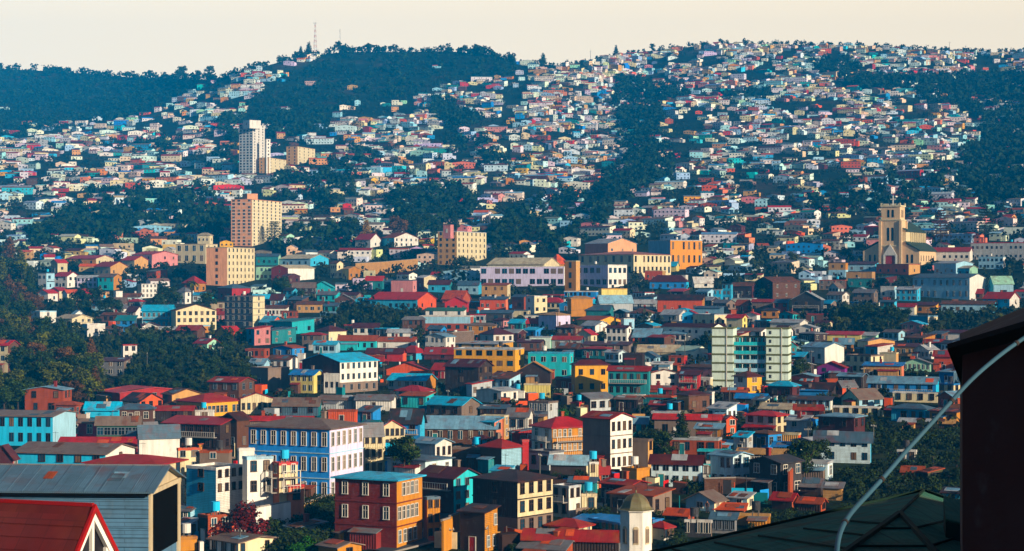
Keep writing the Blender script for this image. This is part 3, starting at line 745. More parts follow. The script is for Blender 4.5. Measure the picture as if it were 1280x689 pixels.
331 358 361 385 396 3 white white brown shed 1 6 0
371 403 405 380 391 3 tan taupe brown shed 1 4 0 st=3 w=w
405 422 424 382 391 3 teal slate slate shed 1 2 0
413 421 429 329 348 3 cream cream brown gu 2 3 1
428 436 450 336 350 3 pale_yellow ochre tan gu 1 2 2
390 416 419 359 368 7 turquoise teal turquoise gv 1 3 0 | small turquoise gabled house left of the dark slope @ the turquoise gabled house
444 463 476 299 310 7 white white crimson gu 1 2 1
477 493 523 297 309 6 sky_blue white rust gu 2 1 5 | sky blue gabled house with long white side and rust roof near the yellow tree @ the sky blue gabled house
547 571 609 289 332 2 tan cream light_grey flat 6 3 7 n=apartment_building cat=apartment s=plaster plain wh=1.5 ww=1.1 w=b th=24 | tan six-storey apartment block with cream side standing alone before dark trees @ the tan apartment block
554 563 567 281 291 1 pink pink pink flat 1 0 0 n=rooftop_room plain d=1015
489 516 521 350 366 1 pink pink slate flat 1 0 1 s=plaster
457 478 481 350 362 5 teal teal red gu 1 2 0
480 488 490 352 364 3 slate slate slate shed 1 1 0
520 530 545 347 363 3 crimson cream white gu 1 1 2
462 522 546 374 388 9 sky_blue orange red gu 1 8 2 | long sky blue house with coral red roof below the pink block @ the long coral-roofed house
556 584 586 378 390 7 red crimson crimson gv 1 3 0 | red gabled house in front of the orange-roofed house @ the red gabled house
553 578 588 373 380 10 orange rust orange gu 1 0 0
524 588 592 395 414 1 pale_blue rust white flat 2 0,6 0 s=plaster gnd=rust w=b ww=1.4 | white-banded building with orange brick ground floor on a stone retaining wall @ the white and orange brick building
532 580 583 388 396 3 white white green shed 1 3 0
600 632 636 374 388 3 orange coral slate shed 1 5 0 w=w | orange house with white window frames below the school @ the orange window-band house
600 640 642 391 402 3 charcoal grey slate shed 1 3 0
602 634 638 356 375 2 tan cream rust shed 2 3 1
535 562 566 355 366 5 sky_blue teal maroon gu 1 2 0
572 598 602 356 368 5 pale_blue sky_blue slate gu 1 3 0
640 655 664 371 388 3 brown rust slate gu 1 2 1
657 668 684 370 392 4 white cream white flat 2 1 2
600 705 707 333 359 1 lavender white white flat 2 12 0 s=plaster wh=2.4 ww=2.4 w=g n=school_building cat=school | long pale lavender-white school wing with two rows of square windows @ the lavender school wing
720 760 784 331 360 1 lavender white white flat 2 5 4 s=plaster wh=2.4 ww=2.2 w=g n=school_building cat=school | whiter school wing with window bands right of the square tan tower @ the white school wing
706 720 725 326 364 1 ochre tan cream flat 3 1 0 s=plaster n=stair_tower cat=tower wh=4 ww=1.2 plain | square tan stair tower between the two school wings @ the tan school tower
609 680 700 330 338 8 cream cream cream gu 1 0 0 n=gymnasium cat=hall d=930 | hall with long pale cream roof behind the lavender school wing
722 792 840 318 345 4 cream cream rose hip 2 7 9 s=plaster wh=3 ww=1.4 w=b d=960 | long cream two-storey college with rose roof above the white school wing @ the long cream college
731 760 796 304 318 6 rose peach light_grey gu 1 0 3 d=1040 s=plaster
810 838 878 300 333 1 steel amber light_grey flat 2 0 6 s=plaster wh=5 ww=1.1 w=b d=1010 | orange two-storey hall with tall narrow windows and a blue-grey side @ the orange tall-windowed hall
683 696 711 330 336 14 orange ochre orange hip 1 0 0 n=chapel cat=chapel d=985 | chapel with orange pyramid roof behind the tan school tower @ the orange chapel roof
748 752 784 361 377 2 yellow tan yellow flat 1 0 0 s=plaster top=pale_yellow
705 745 748 364 372 1 azure azure white flat 1 7 0 w=b
709 714 741 373 396 3 ochre ochre tan hip 1 0 0 s=plaster
745 750 791 378 390 9 light_grey light_grey pale_blue gv 1 0 1
733 762 767 387 397 6 teal teal slate gu 1 0 0
673 695 713 394 413 4 lavender lavender tan hip 1 2 2 w=b s=plaster | lavender house with tan hip roof below the ochre block @ the lavender house
721 750 776 400 411 5 pale_yellow yellow rust gu 1 2 2
776 780 793 398 412 1 pale_blue pale_blue light_grey flat 1 0 1
812 858 861 352 362 8 azure cyan maroon hip 1 5 0 | azure house with dark maroon roof left of the small white gable house @ the azure maroon-roofed house
845 857 860 344 358 1 white white white flat 1 1 0
865 868 892 353 360 7 white white white gv 1 0 1
822 878 881 374 391 6 orange ochre dark_brown gu 1 3 0 s=boards | ochre orange timber house with dark roof below the azure maroon-roofed house @ the ochre timber house
806 828 832 338 351 2 orange tan cream flat 1 2 1
820 845 849 332 340 5 pale_yellow pale_yellow cyan gu 1 0 0
892 902 903 362 378 1 cyan sky_blue light_grey flat 2 2 0
903 914 916 355 378 1 sky_blue sky_blue slate flat 3 2 0
944 966 1000 352 374 6 dark_brown brown brown gv 2 2 3 s=boards w=w | large dark brown timber house with white-framed windows @ the large dark brown house
990 1026 1030 374 396 10 charcoal navy light_grey gv 2 3 0 bal=2 | dark gabled house with white roof edge and balconies @ the dark balcony house
915 940 944 357 373 4 dark_brown maroon brown gu 1 3 0
915 942 946 373 383 2 pale_mint mint light_grey flat 1 0 0
940 966 969 377 391 3 taupe brown dusty_red gu 1 3 0
968 984 986 378 394 3 crimson sky_blue slate shed 2 2 0
866 893 915 393 410 3 cream cream light_grey flat 1 3 3 s=plaster
868 900 905 385 396 2 steel slate slate shed 1 0 0
908 928 934 397 412 4 cream pale_yellow red gu 2 2 1
930 946 950 393 408 3 white white crimson gv 1 1 0 ww=2.4
963 1000 1010 403 414 4 white white light_grey gu 1 0 0
848 870 884 316 326 6 azure white taupe hip 1 1 5
1036 1057 1060 328 347 2 tan ochre dark_brown flat 2 2 0 gnd=pale_blue
1060 1094 1098 330 340 3 pale_blue sky_blue maroon shed 1 3 0
1058 1090 1094 340 352 1 tan tan tan flat 1 0 0 n=garden_wall
1096 1136 1150 330 344 2 orange tan rust flat 1 4 1 s=plaster | orange house with small windows in front of the church @ the orange house below the church
1060 1090 1093 348 360 2 teal brown slate flat 1 3 0
1024 1056 1058 350 363 2 taupe brown rust flat 2 4 0 w=w
1067 1085 1088 364 374 5 white white light_grey gv 1 2 0 w=b
1101 1118 1121 358 374 1 white pale_blue white flat 1 2 0
1143 1212 1216 314 326 5 white white dusty_red gu 1 10 0 w=b d=1060
1215 1285 1290 303 325 2 light_grey taupe red flat 2 12 0 w=b d=1060 | long grey two-storey row with a crimson roof band right of the church @ the long grey row
1142 1212 1232 347 375 5 pale_blue white slate gu 2 9 0 s=plaster wh=2.4 w=w | large pale blue two-storey mansion with white end wall below the church @ the pale blue mansion
1168 1195 1216 329 345 3 pale_blue pale_blue light_grey gu 1 3 3
1224 1254 1257 321 337 2 pale_blue white pale_blue flat 2 6 0
1184 1212 1222 335 346 3 sky_blue mint beige gu 1 4 0
1236 1242 1266 354 372 9 sky_blue pale_blue mint gv 1 0 1 ww=3 | pale blue gabled hall with a crimson doorway at the right edge @ the pale blue gabled hall
1230 1262 1274 373 390 8 sky_blue white red gu 2 3 1
1135 1160 1172 395 409 2 sky_blue cream steel flat 1 2 0
1146 1170 1173 381 392 3 ochre yellow maroon shed 1 2 0
1120 1143 1146 383 394 4 white cream crimson gu 1 2 0
1100 1118 1121 377 394 2 teal sky_blue slate gu 2 3 0
1178 1242 1246 380 392 4 pale_blue sky_blue brown gu 1 8 0
1205 1228 1230 366 374 5 brown brown dusty_red gu 1 2 0
1266 1290 1294 396 408 2 turquoise sky_blue slate shed 1 2 0
258 284 319 309 358 2 peach cream beige flat 6 1 7 n=apartment_building cat=apartment s=plaster plain wh=1.5 ww=1.2 w=b th=24 | peach six-storey apartment block with windowed cream side beside the cream mansion @ the peach apartment block
289 315 353 249 308 3 peach cream peach flat 14 4 7 n=apartment_tower cat=apartment s=plaster band=white wh=1.4 ww=1.6 th=24 | tall peach and cream apartment tower with pale bands at every floor @ the tall peach tower
303 309 322 242 252 1 peach peach peach flat 1 0 0 n=rooftop_room plain d=1165
299 316 331 155 217 2 light_grey white white flat 18 4 3 n=apartment_tower cat=apartment s=plaster plain wh=1.5 ww=1.6 w=g th=24 | tall white apartment tower with vertical window strips high on the hillside @ the white apartment tower
331 333 338 174 217 1 white white white flat 10 0 1 n=apartment_tower cat=apartment s=plaster plain | lower white slab joined to the side of the white apartment tower
304 312 326 150 156 1 white white white flat 1 0 0 n=rooftop_room plain d=1640
324 336 358 197 217 1 tan cream tan flat 5 2 4 n=apartment_building cat=apartment s=plaster plain th=24 | lower tan apartment block beside the white apartment tower @ the lower tan block
358 372 394 183 206 1 tan cream tan flat 6 2 4 n=apartment_building cat=apartment s=plaster plain th=24 | upper tan apartment block right of the white apartment tower @ the upper tan block
'''
parse(TABLE)
# gaps between the buildings above are filled with more houses, some under other kind names
def fill_gaps(n):
    rnd = random.Random(21); k = 0; tries = 0
    DARK = [[(115, 420), (315, 425), (318, 502), (115, 502)], [(0, 330), (55, 340), (140, 400), (140, 512), (0, 515)], [(430, 385), (525, 390), (540, 418), (395, 412)], [(1030, 388), (1290, 385), (1290, 420), (1040, 425)], [(1040, 580), (1100, 530), (1280, 560), (1280, 640), (1000, 625)], [(800, 540), (870, 540), (870, 600), (800, 590)], [(0, 590), (235, 590), (235, 690), (0, 690)], [(820, 640), (1280, 600), (1280, 690), (800, 690)], [(330, 620), (415, 600), (415, 690), (330, 690)], [(480, 540), (520, 540), (520, 600), (480, 600)], [(630, 480), (720, 495), (720, 525), (630, 520)], [(845, 400), (885, 400), (915, 520), (850, 520)], [(1040, 510), (1110, 515), (1110, 560), (1030, 545)], [(270, 610), (335, 610), (335, 665), (270, 665)]]
    while k < n and tries < 40000:
        tries += 1
        y = rnd.uniform(372, 655); x = rnd.uniform(60, 1195); m = dist(x, y) / F
        W = rnd.uniform(6, 11) / m; H = rnd.choice((3.0, 3.2, 5.4)) / m; sd = rnd.uniform(.0, .45) * W
        if any(inpoly(x, y, P) for P in DARK): continue
        hit = 0; D0 = m * F; kd = 'house' if k < 40 else rnd.choice(['row_house', 'cottage', 'shed', 'workshop'])  # later gap houses draw a kind word at random, built like the others
        if kd in ('shed', 'workshop'): H = min(H, 3.0 / m)
        bad = False
        for d in DONE:
            a = min(x + W/2, d['x1']) - max(x - W/2, d['x0']); b = min(y, d['yb']) - max(y - H, d['yt'])
            if a > 0 and b > 0:
                hit += a * b
                if (d['L'] or d['ref']) and y > d['yb'] and a * b > .12 * (d['x1'] - d['x0']) * (d['yb'] - d['yt']): bad = True; break
            if a > 0.06 * W and D0 < d['D'] + max(d['Dp'], .5 * d['W']) - 1.5 and D0 + 6 > d['D']: bad = True; break
        if bad or hit > 0.55 * W * H: continue
        wl = rnd.choice(['white', 'cream', 'white', 'white', 'pale_blue', 'ice', 'taupe', 'tan', 'beige', 'turquoise', 'maroon', 'ochre', 'rust', 'teal', 'brown', 'brown', 'light_grey', 'slate', 'pink', 'dark_brown', 'dark_brown', 'azure', 'sky_blue', 'charcoal'])
        rf = rnd.choice(['dusty_red', 'rust', 'grey', 'slate', 'taupe', 'brown', 'steel', 'light_grey', 'maroon', 'red', 'cyan', 'charcoal'])
        house(x - W/2, x + W/2 - sd, x + W/2, y - H, y, rnd.choice((3, 4, 6)), wl, wl, rf, rnd.choice(['gu', 'gu', 'gv', 'shed', 'hip', 'flat']), 2 if H * m > 4 else 1, rnd.choice((2, 3, 4)), 1 if sd < 8 else 2, n=kd)
        k += 1
    print('gap houses', k)

# ------------------------------------------------------------------ foliage
def foliage_mat(name, dark, light, hue=0.0):
    if name in MATS: return MATS[name]
    m, nt, b = nmat(name); N = nt.nodes; L = nt.links
    tc = N.new('ShaderNodeTexCoord'); n = N.new('ShaderNodeTexNoise'); n.inputs['Scale'].default_value = 0.5; n.inputs['Detail'].default_value = 6
    gi = N.new('ShaderNodeNewGeometry')
    L.new(tc.outputs['Object'], n.inputs['Vector'])
    ad = N.new('ShaderNodeMath'); ad.operation = 'MULTIPLY_ADD'; L.new(gi.outputs['Random Per Island'], ad.inputs[0]); ad.inputs[1].default_value = 0.5; L.new(n.outputs['Fac'], ad.inputs[2])
    r = N.new('ShaderNodeValToRGB'); L.new(ad.outputs[0], r.inputs['Fac'])
    e = r.color_ramp.elements; e[0].position = 0.5; e[0].color = (*lin(dark), 1); e[1].position = 1.0; e[1].color = (*lin(light), 1)
    oi = N.new('ShaderNodeObjectInfo'); h = N.new('ShaderNodeHueSaturation'); mr = N.new('ShaderNodeMapRange'); mr.inputs['To Min'].default_value = 0.7; mr.inputs['To Max'].default_value = 1.25
    L.new(oi.outputs['Random'], mr.inputs['Value']); L.new(mr.outputs['Result'], h.inputs['Value']); L.new(r.outputs['Color'], h.inputs['Color'])
    L.new(h.outputs['Color'], b.inputs['Base Color']); b.inputs['Roughness'].default_value = 0.75; b.inputs['Specular IOR Level'].default_value = 0.15
    MATS[name] = m; return m
FOL = dict(dark=foliage_mat('leaf_dark', '0f1a10', '38481e'), olive=foliage_mat('leaf_olive', '1e2512', '5f6226'), yellow=foliage_mat('leaf_yellow', '6a4d18', 'b08a2c'),
           red=foliage_mat('leaf_crimson', '200508', '5a0d18'), green=foliage_mat('leaf_green', '1c3f18', '3f6e2a'), brown=foliage_mat('leaf_brown', '33251a', '6b4a2c'))
BARK = plain('bark', '3a2c22', 0.95)
rng = np.random.default_rng(11)
def leaf_cloud(cent, rad, n, size, shell=0.55):
    """n small leaf quads scattered through ellipsoids; cent (k,3), rad (k,3)"""
    k = len(cent); w = np.array([r[0]*r[1] for r in rad]); idx = rng.choice(k, n, p=w / w.sum())
    d = rng.normal(size=(n, 3)); d /= np.linalg.norm(d, axis=1)[:, None]
    rr = (shell + (1 - shell) * rng.random(n)) * (0.85 + 0.3 * rng.random(n))
    p = np.array(cent)[idx] + d * np.array(rad)[idx] * rr[:, None]
    nrm = d + rng.normal(size=(n, 3)) * 0.6; nrm /= np.linalg.norm(nrm, axis=1)[:, None]
    a = np.cross(nrm, rng.normal(size=(n, 3))); a /= np.linalg.norm(a, axis=1)[:, None]; b = np.cross(nrm, a)
    s = (size * (0.6 + 0.8 * rng.random(n)))[:, None]
    return np.stack([p - a*s - b*s*.7, p + a*s - b*s*.7, p + a*s*.8 + b*s*.7, p - a*s*.8 + b*s*.7], axis=1).reshape(-1, 3)
def quads_mesh(name, P, mats, midx=None):
    P = np.asarray(P, dtype=np.float32); nq = len(P) // 4
    me = bpy.data.meshes.new(name); me.vertices.add(len(P)); me.vertices.foreach_set('co', P.ravel())
    me.loops.add(nq * 4); me.loops.foreach_set('vertex_index', np.arange(nq * 4, dtype=np.int32))
    me.polygons.add(nq); me.polygons.foreach_set('loop_start', np.arange(0, nq * 4, 4, dtype=np.int32))
    try: me.polygons.foreach_set('loop_total', np.full(nq, 4, dtype=np.int32))
    except Exception: pass
    for m in mats: me.materials.append(m)
    if midx is not None: me.polygons.foreach_set('material_index', np.asarray(midx, dtype=np.int32))
    me.update(calc_edges=True); return me
def tree_proto(kind, seed, leafmat):
    """unit tree 10 m tall: (trunk mesh, crown mesh)"""
    rnd = random.Random(seed); t = MB(); cent = []; rad = []
    if kind == 'broad':
        t.bar((0, 0, -1.5), (0.1, 0, 3.4), 0.36, BARK, 0.24, 7)
        for k in range(7):
            a = k * 2.4 + rnd.random(); r = rnd.uniform(1.6, 3.2); z = rnd.uniform(5, 7.6)
            t.bar((0.1, 0, 3.0), (r*math.cos(a), r*math.sin(a), z), 0.16, BARK, 0.05, 5)
        for k in range(17):
            a = rnd.random() * 6.28; r = rnd.uniform(0.4, 3.3); z = rnd.uniform(3.0, 8.6); r *= 1 - 0.35 * abs(z - 5) / 4
            q = rnd.uniform(0.9, 1.9); cent.append((r*math.cos(a), r*math.sin(a), z)); rad.append((q, q, q * 0.75))
        P = leaf_cloud(cent, rad, 2600, 0.2)
    elif kind == 'tall':
        t.bar((0, 0, -1.5), (0, 0, 8.5), 0.28, BARK, 0.06, 6)
        for k in range(14):
            z = 2.4 + 7.2 * k / 14; r = (1 - (z - 2) / 9) * 1.5 + 0.3; a = k * 2.4
            cent.append((r*0.5*math.cos(a), r*0.5*math.sin(a), z)); rad.append((r, r, 0.9))
        P = leaf_cloud(cent, rad, 2000, 0.17)
    elif kind == 'araucaria':
        t.bar((0, 0, -1.5), (0, 0, 9.6), 0.25, BARK, 0.05, 6)
        for k in range(11):
            z = 2.6 + 0.66 * k; R_ = 2.6 * (1 - (k / 12.5) ** 1.6) + 0.3
            for j in range(6):
                a = j * 1.047 + k * 0.4; t.bar((0, 0, z), (R_*math.cos(a), R_*math.sin(a), z + 0.3), 0.06, BARK, 0.02, 4)
                for q in (0.55, 0.95): cent.append((R_*q*math.cos(a), R_*q*math.sin(a), z + 0.3*q)); rad.append((0.55, 0.55, 0.2))
        P = leaf_cloud(cent, rad, 2200, 0.13)
    elif kind == 'palm':
        t.bar((0, 0, -1.5), (0.2, 0, 8.2), 0.3, BARK, 0.2, 7)
        Q = []
        for k in range(26):
            a = k * 2.4; up = rnd.uniform(-0.3, 1.0); prev = None
            for s_ in range(7):
                q = s_ / 6; x = 2.9 * q; z = 8.2 + up * x * 0.8 - 0.28 * x * x
                c, s2 = math.cos(a), math.sin(a); w_ = 0.3 * math.sin(math.pi * min(1, q + 0.12)) + 0.03
                cur = ((x*c - w_*s2 + .2, x*s2 + w_*c, z - 0.1), (x*c + w_*s2 + .2, x*s2 - w_*c, z - 0.1))
                if prev: Q += [prev[0], prev[1], cur[1], cur[0]]
                prev = cur
        P = np.array(Q)
    else:                                             # shrub
        t.bar((0, 0, -0.8), (0, 0, 3), 0.25, BARK, 0.1, 5)
        for k in range(12):
            a = rnd.random() * 6.28; r = rnd.uniform(0.5, 4.2); z = rnd.uniform(1.2, 7.5) * (1 - r / 9)
            q = rnd.uniform(1.2, 2.3); cent.append((r*math.cos(a), r*math.sin(a), z)); rad.append((q, q, q))
        P = leaf_cloud(cent, rad, 2000, 0.24)
    return t.mesh('trunk'), quads_mesh('crown', P, [leafmat])
PROTO = {}
def get_proto(kind, mat, var):
    k = (kind, mat, var)
    if k not in PROTO: PROTO[k] = tree_proto(kind, hash_(kind) + var * 13 + 1, FOL[mat])
    return PROTO[k]
def hash_(s): return sum(ord(c) * (i + 3) for i, c in enumerate(s))
TREES = []
WORDT = dict(broad='broad-crowned tree', tall='slender conical tree', araucaria='tiered araucaria tree', palm='palm tree', shrub='dense shrub')
COLT = dict(dark='dark green', olive='olive green', yellow='yellow', red='dark crimson', green='bright green', brown='brown')
def tree(px, py, hpx, kind='broad', mat='dark', wide=1.0, label=None, group=None, d=None):
    p = at(px, py, d); m = p.y / F; h = hpx * m; s = h / 9.3
    var = int(px * 7 + py) % 3
    tm, cm = get_proto(kind, mat, var)
    nm = {'shrub': 'shrub', 'palm': 'palm_tree', 'araucaria': 'araucaria_tree', 'tall': 'conical_tree'}.get(kind, 'broadleaf_tree')
    o = root(nm, p, (px * 0.7) % 6.28); o.scale = (s * wide, s * wide, s)
    mo('trunk', tm, o); mo('crown', cm, o)
    o['category'] = 'shrub' if kind == 'shrub' else 'tree'
    if group: o['group'] = group
    TREES.append(dict(o=o, x0=px - hpx/2, x1=px + hpx/2, yt=py - hpx, yb=py, xm=px, ym=py - hpx/2, L=label, g=group, desc=f'{COLT[mat]} {WORDT[kind]}', big=hpx))
    return o
def inpoly(x, y, P):
    c = False; j = len(P) - 1
    for i in range(len(P)):
        if (P[i][1] > y) != (P[j][1] > y) and x < (P[j][0]-P[i][0])*(y-P[i][1])/(P[j][1]-P[i][1]) + P[i][0]: c = not c
        j = i
    return c
fill_gaps(190)
TL = '''505 598 54 broad dark 1.0|dark bushy tree standing between the cream gabled house and the pale corrugated shed
852 566 50 tall dark 1.1|dark conical tree in front of the long taupe stone warehouse
828 574 36 broad dark 1.2|dark round tree beside a conical one in front of the stone warehouse
812 572 26 shrub dark 1.3|
1004 600 52 broad dark 1.0|large dark tree left of the pale blue stilt house
1024 590 40 broad dark 1.0|
303 678 56 shrub red 1.25|dark crimson flowering tree in front of the white flat-roofed block
1176 308 44 araucaria brown 0.9|brownish araucaria right of the church nave
1231 307 48 araucaria dark 0.8|dark tiered araucaria above the long grey row
458 306 30 tall yellow 1.3|yellow autumn tree between dark trees above the stone garden wall
472 302 18 shrub yellow 1.0|
497 304 34 broad brown 1.0|brownish bare tree beside the yellow autumn tree
437 300 30 broad dark 1.2|
415 300 26 broad dark 1.2|
394 300 26 broad dark 1.1|
372 298 22 broad dark 1.2|
343 306 28 araucaria dark 1.3|dark spreading araucaria at the foot of the tall peach tower
520 300 34 broad dark 1.1|
534 290 24 broad dark 1.0|
575 335 20 shrub dark 1.2|dark shrub at the foot of the tan apartment block
590 336 16 shrub dark 1.1|
640 300 30 broad dark 1.3|
620 296 24 broad dark 1.1|
662 304 26 broad dark 1.1|
676 290 20 broad dark 1.1|
568 292 26 tall dark 1.3|
440 250 30 tall dark 1.0|
420 262 22 broad dark 1.1|
512 262 30 broad dark 1.3|
540 262 20 broad dark 1.3|
480 330 14 shrub dark 1|
352 376 30 broad dark 1.1|
338 378 18 shrub dark 1.2|
375 378 18 shrub dark 1.2|
240 388 40 palm olive 1.0|palm with olive crown below the red hip-roofed villa
210 392 34 broad dark 1.2|
195 394 26 broad dark 1.2|
258 396 30 broad dark 1.0|
120 388 30 broad dark 1.2|
98 388 26 broad dark 1.1|
134 400 28 broad dark 1.2|
108 398 24 broad dark 1.1|
146 396 22 broad dark 1.1|
86 394 22 broad dark 1.1|
125 330 12 broad dark 1.2|
72 300 28 broad dark 1.4|large dark round tree among hillside houses left of the red-roofed row
50 300 22 broad dark 1.3|
92 296 20 broad dark 1.3|
900 327 1 shrub olive 1|
991 335 20 broad olive 1.0|olive round tree between rooftops left of the church
950 372 24 shrub dark 1.1|
545 300 20 broad dark 1.1|
265 425 22 tall olive 0.9|
284 432 26 shrub dark 1.1|dark shrub beside the orange-yellow gabled house
1138 420 22 shrub dark 1.4|
1160 424 20 shrub olive 1.4|
1080 410 30 broad dark 1.3|
1110 412 30 broad dark 1.3|
1060 408 28 broad dark 1.1|
1130 412 26 broad dark 1.1|
1000 478 30 broad dark 1.0|dark tree between the mint apartment building and the purple house
988 476 20 shrub dark 1.1|
690 520 14 shrub green 1.6|bright green shrub on the terrace left of the small grey gable house
672 520 12 shrub green 1.7|
705 522 12 shrub green 1.5|
750 498 10 shrub dark 1.4|
730 500 9 shrub dark 1.4|
640 690 14 shrub dark 1.3|
386 690 22 shrub green 1.5|bright green shrub mass beside the teal and white shed-roofed house
372 694 20 shrub green 1.3|
404 680 16 shrub dark 1.2|
348 650 18 shrub green 1.2|
362 652 18 shrub dark 1.3|
378 652 20 shrub dark 1.3|
394 650 22 shrub dark 1.3|
409 648 22 shrub dark 1.2|
335 656 18 shrub green 1.2|
740 650 20 shrub dark 1.2|
758 648 16 shrub dark 1.2|
187 99 12 broad dark 1|
228 100 18 broad dark 1.1|large rounded tree standing up on the far ridge line
262 98 16 broad dark 1|
248 100 12 broad dark 1|
75 92 9 broad dark 1.2|
386 70 17 tall dark 1.2|conical tree on the ridge just left of the lattice mast
376 70 12 tall dark 1.2|
424 66 15 broad dark 1|round tree on the ridge right of the lattice mast
462 66 12 broad dark 1|
488 66 9 broad dark 1|
581 66 10 broad olive 1|
596 67 12 broad dark 1|
679 84 17 tall dark 1.3|lone dark conical tree on the saddle of the skyline
770 70 13 tall dark 1.2|
815 62 8 broad dark 1.2|
1215 70 9 broad dark 1.2|
1015 60 8 broad dark 1.3|'''
for ln in TL.splitlines():
    a, _, l = ln.partition('|'); t = a.split()
    if float(t[2]) > 3: tree(float(t[0]), float(t[1]), float(t[2]), t[3], t[4], float(t[5]), l or None)
def grove(poly, n, h, mats, group, label, kinds=('broad', 'broad', 'tall'), wide=1.1, mind=0.5):
    rnd = random.Random(int(poly[0][0]) + n); xs = [p[0] for p in poly]; ys = [p[1] for p in poly]; pts = []; tries = 0
    while len(pts) < n and tries < n * 60:
        tries += 1; x, y = rnd.uniform(min(xs), max(xs)), rnd.uniform(min(ys), max(ys))
        if not inpoly(x, y, poly) or any(abs(x-a) < h*mind and abs(y-b) < h*mind*0.5 for a, b in pts): continue
        if any(d['x0'] - 2 < x < d['x1'] + 2 and d['yb'] - 5 < y < d['yb'] + h * 0.75 for d in DONE): continue
        pts.append((x, y))
    for x, y in sorted(pts, key=lambda p: p[1]):
        tree(x, y, h * rnd.uniform(0.7, 1.25), rnd.choice(kinds), rnd.choice(mats), wide * rnd.uniform(0.85, 1.2), label, group)
grove([(-20, 330), (28, 335), (46, 395), (80, 425), (125, 470), (128, 505), (60, 515), (-20, 520)], 84, 38, ['dark', 'dark', 'olive', 'olive', 'brown'], 'trees on the wooded slope at the left edge', 'leafy green tree on the wooded slope at the left edge', mind=0.3)
grove([(125, 425), (240, 420), (310, 440), (312, 495), (250, 498), (130, 488)], 44, 22, ['dark'], 'trees on the dark valley slope', 'dark tree on the shaded valley slope above the bright red roof', mind=0.4)
grove([(430, 385), (520, 395), (560, 400), (520, 418), (430, 412), (395, 405)], 14, 15, ['dark'], 'trees on the dark slope above the yellow building', 'dark tree on the slope left of the white and orange brick building', mind=0.5)
grove([(1030, 385), (1110, 400), (1200, 398), (1290, 400), (1290, 416), (1040, 425)], 20, 18, ['dark', 'dark', 'olive'], 'trees below the pale blue mansion', 'dark tree on the wooded band below the pale blue mansion', mind=0.4)
grove([(1040, 530), (1120, 540), (1200, 545), (1200, 612), (1060, 605), (1095, 585)], 8, 20, ['dark'], 'trees on the shaded lower slope', 'dark tree on the shaded slope right of the pale blue stilt house', mind=0.4)
grove([(880, 598), (960, 596), (1010, 600), (1000, 622), (900, 618)], 9, 16, ['dark', 'brown'], 'shrubs under the stilted rooftops', 'dark shrub on the bank below the stilted brown rooftops', ('shrub',))
grove([(230, 455), (310, 455), (310, 495), (250, 492)], 5, 20, ['dark', 'olive'], 'trees on the dark valley slope', 'dark tree on the shaded valley slope above the bright red roof')
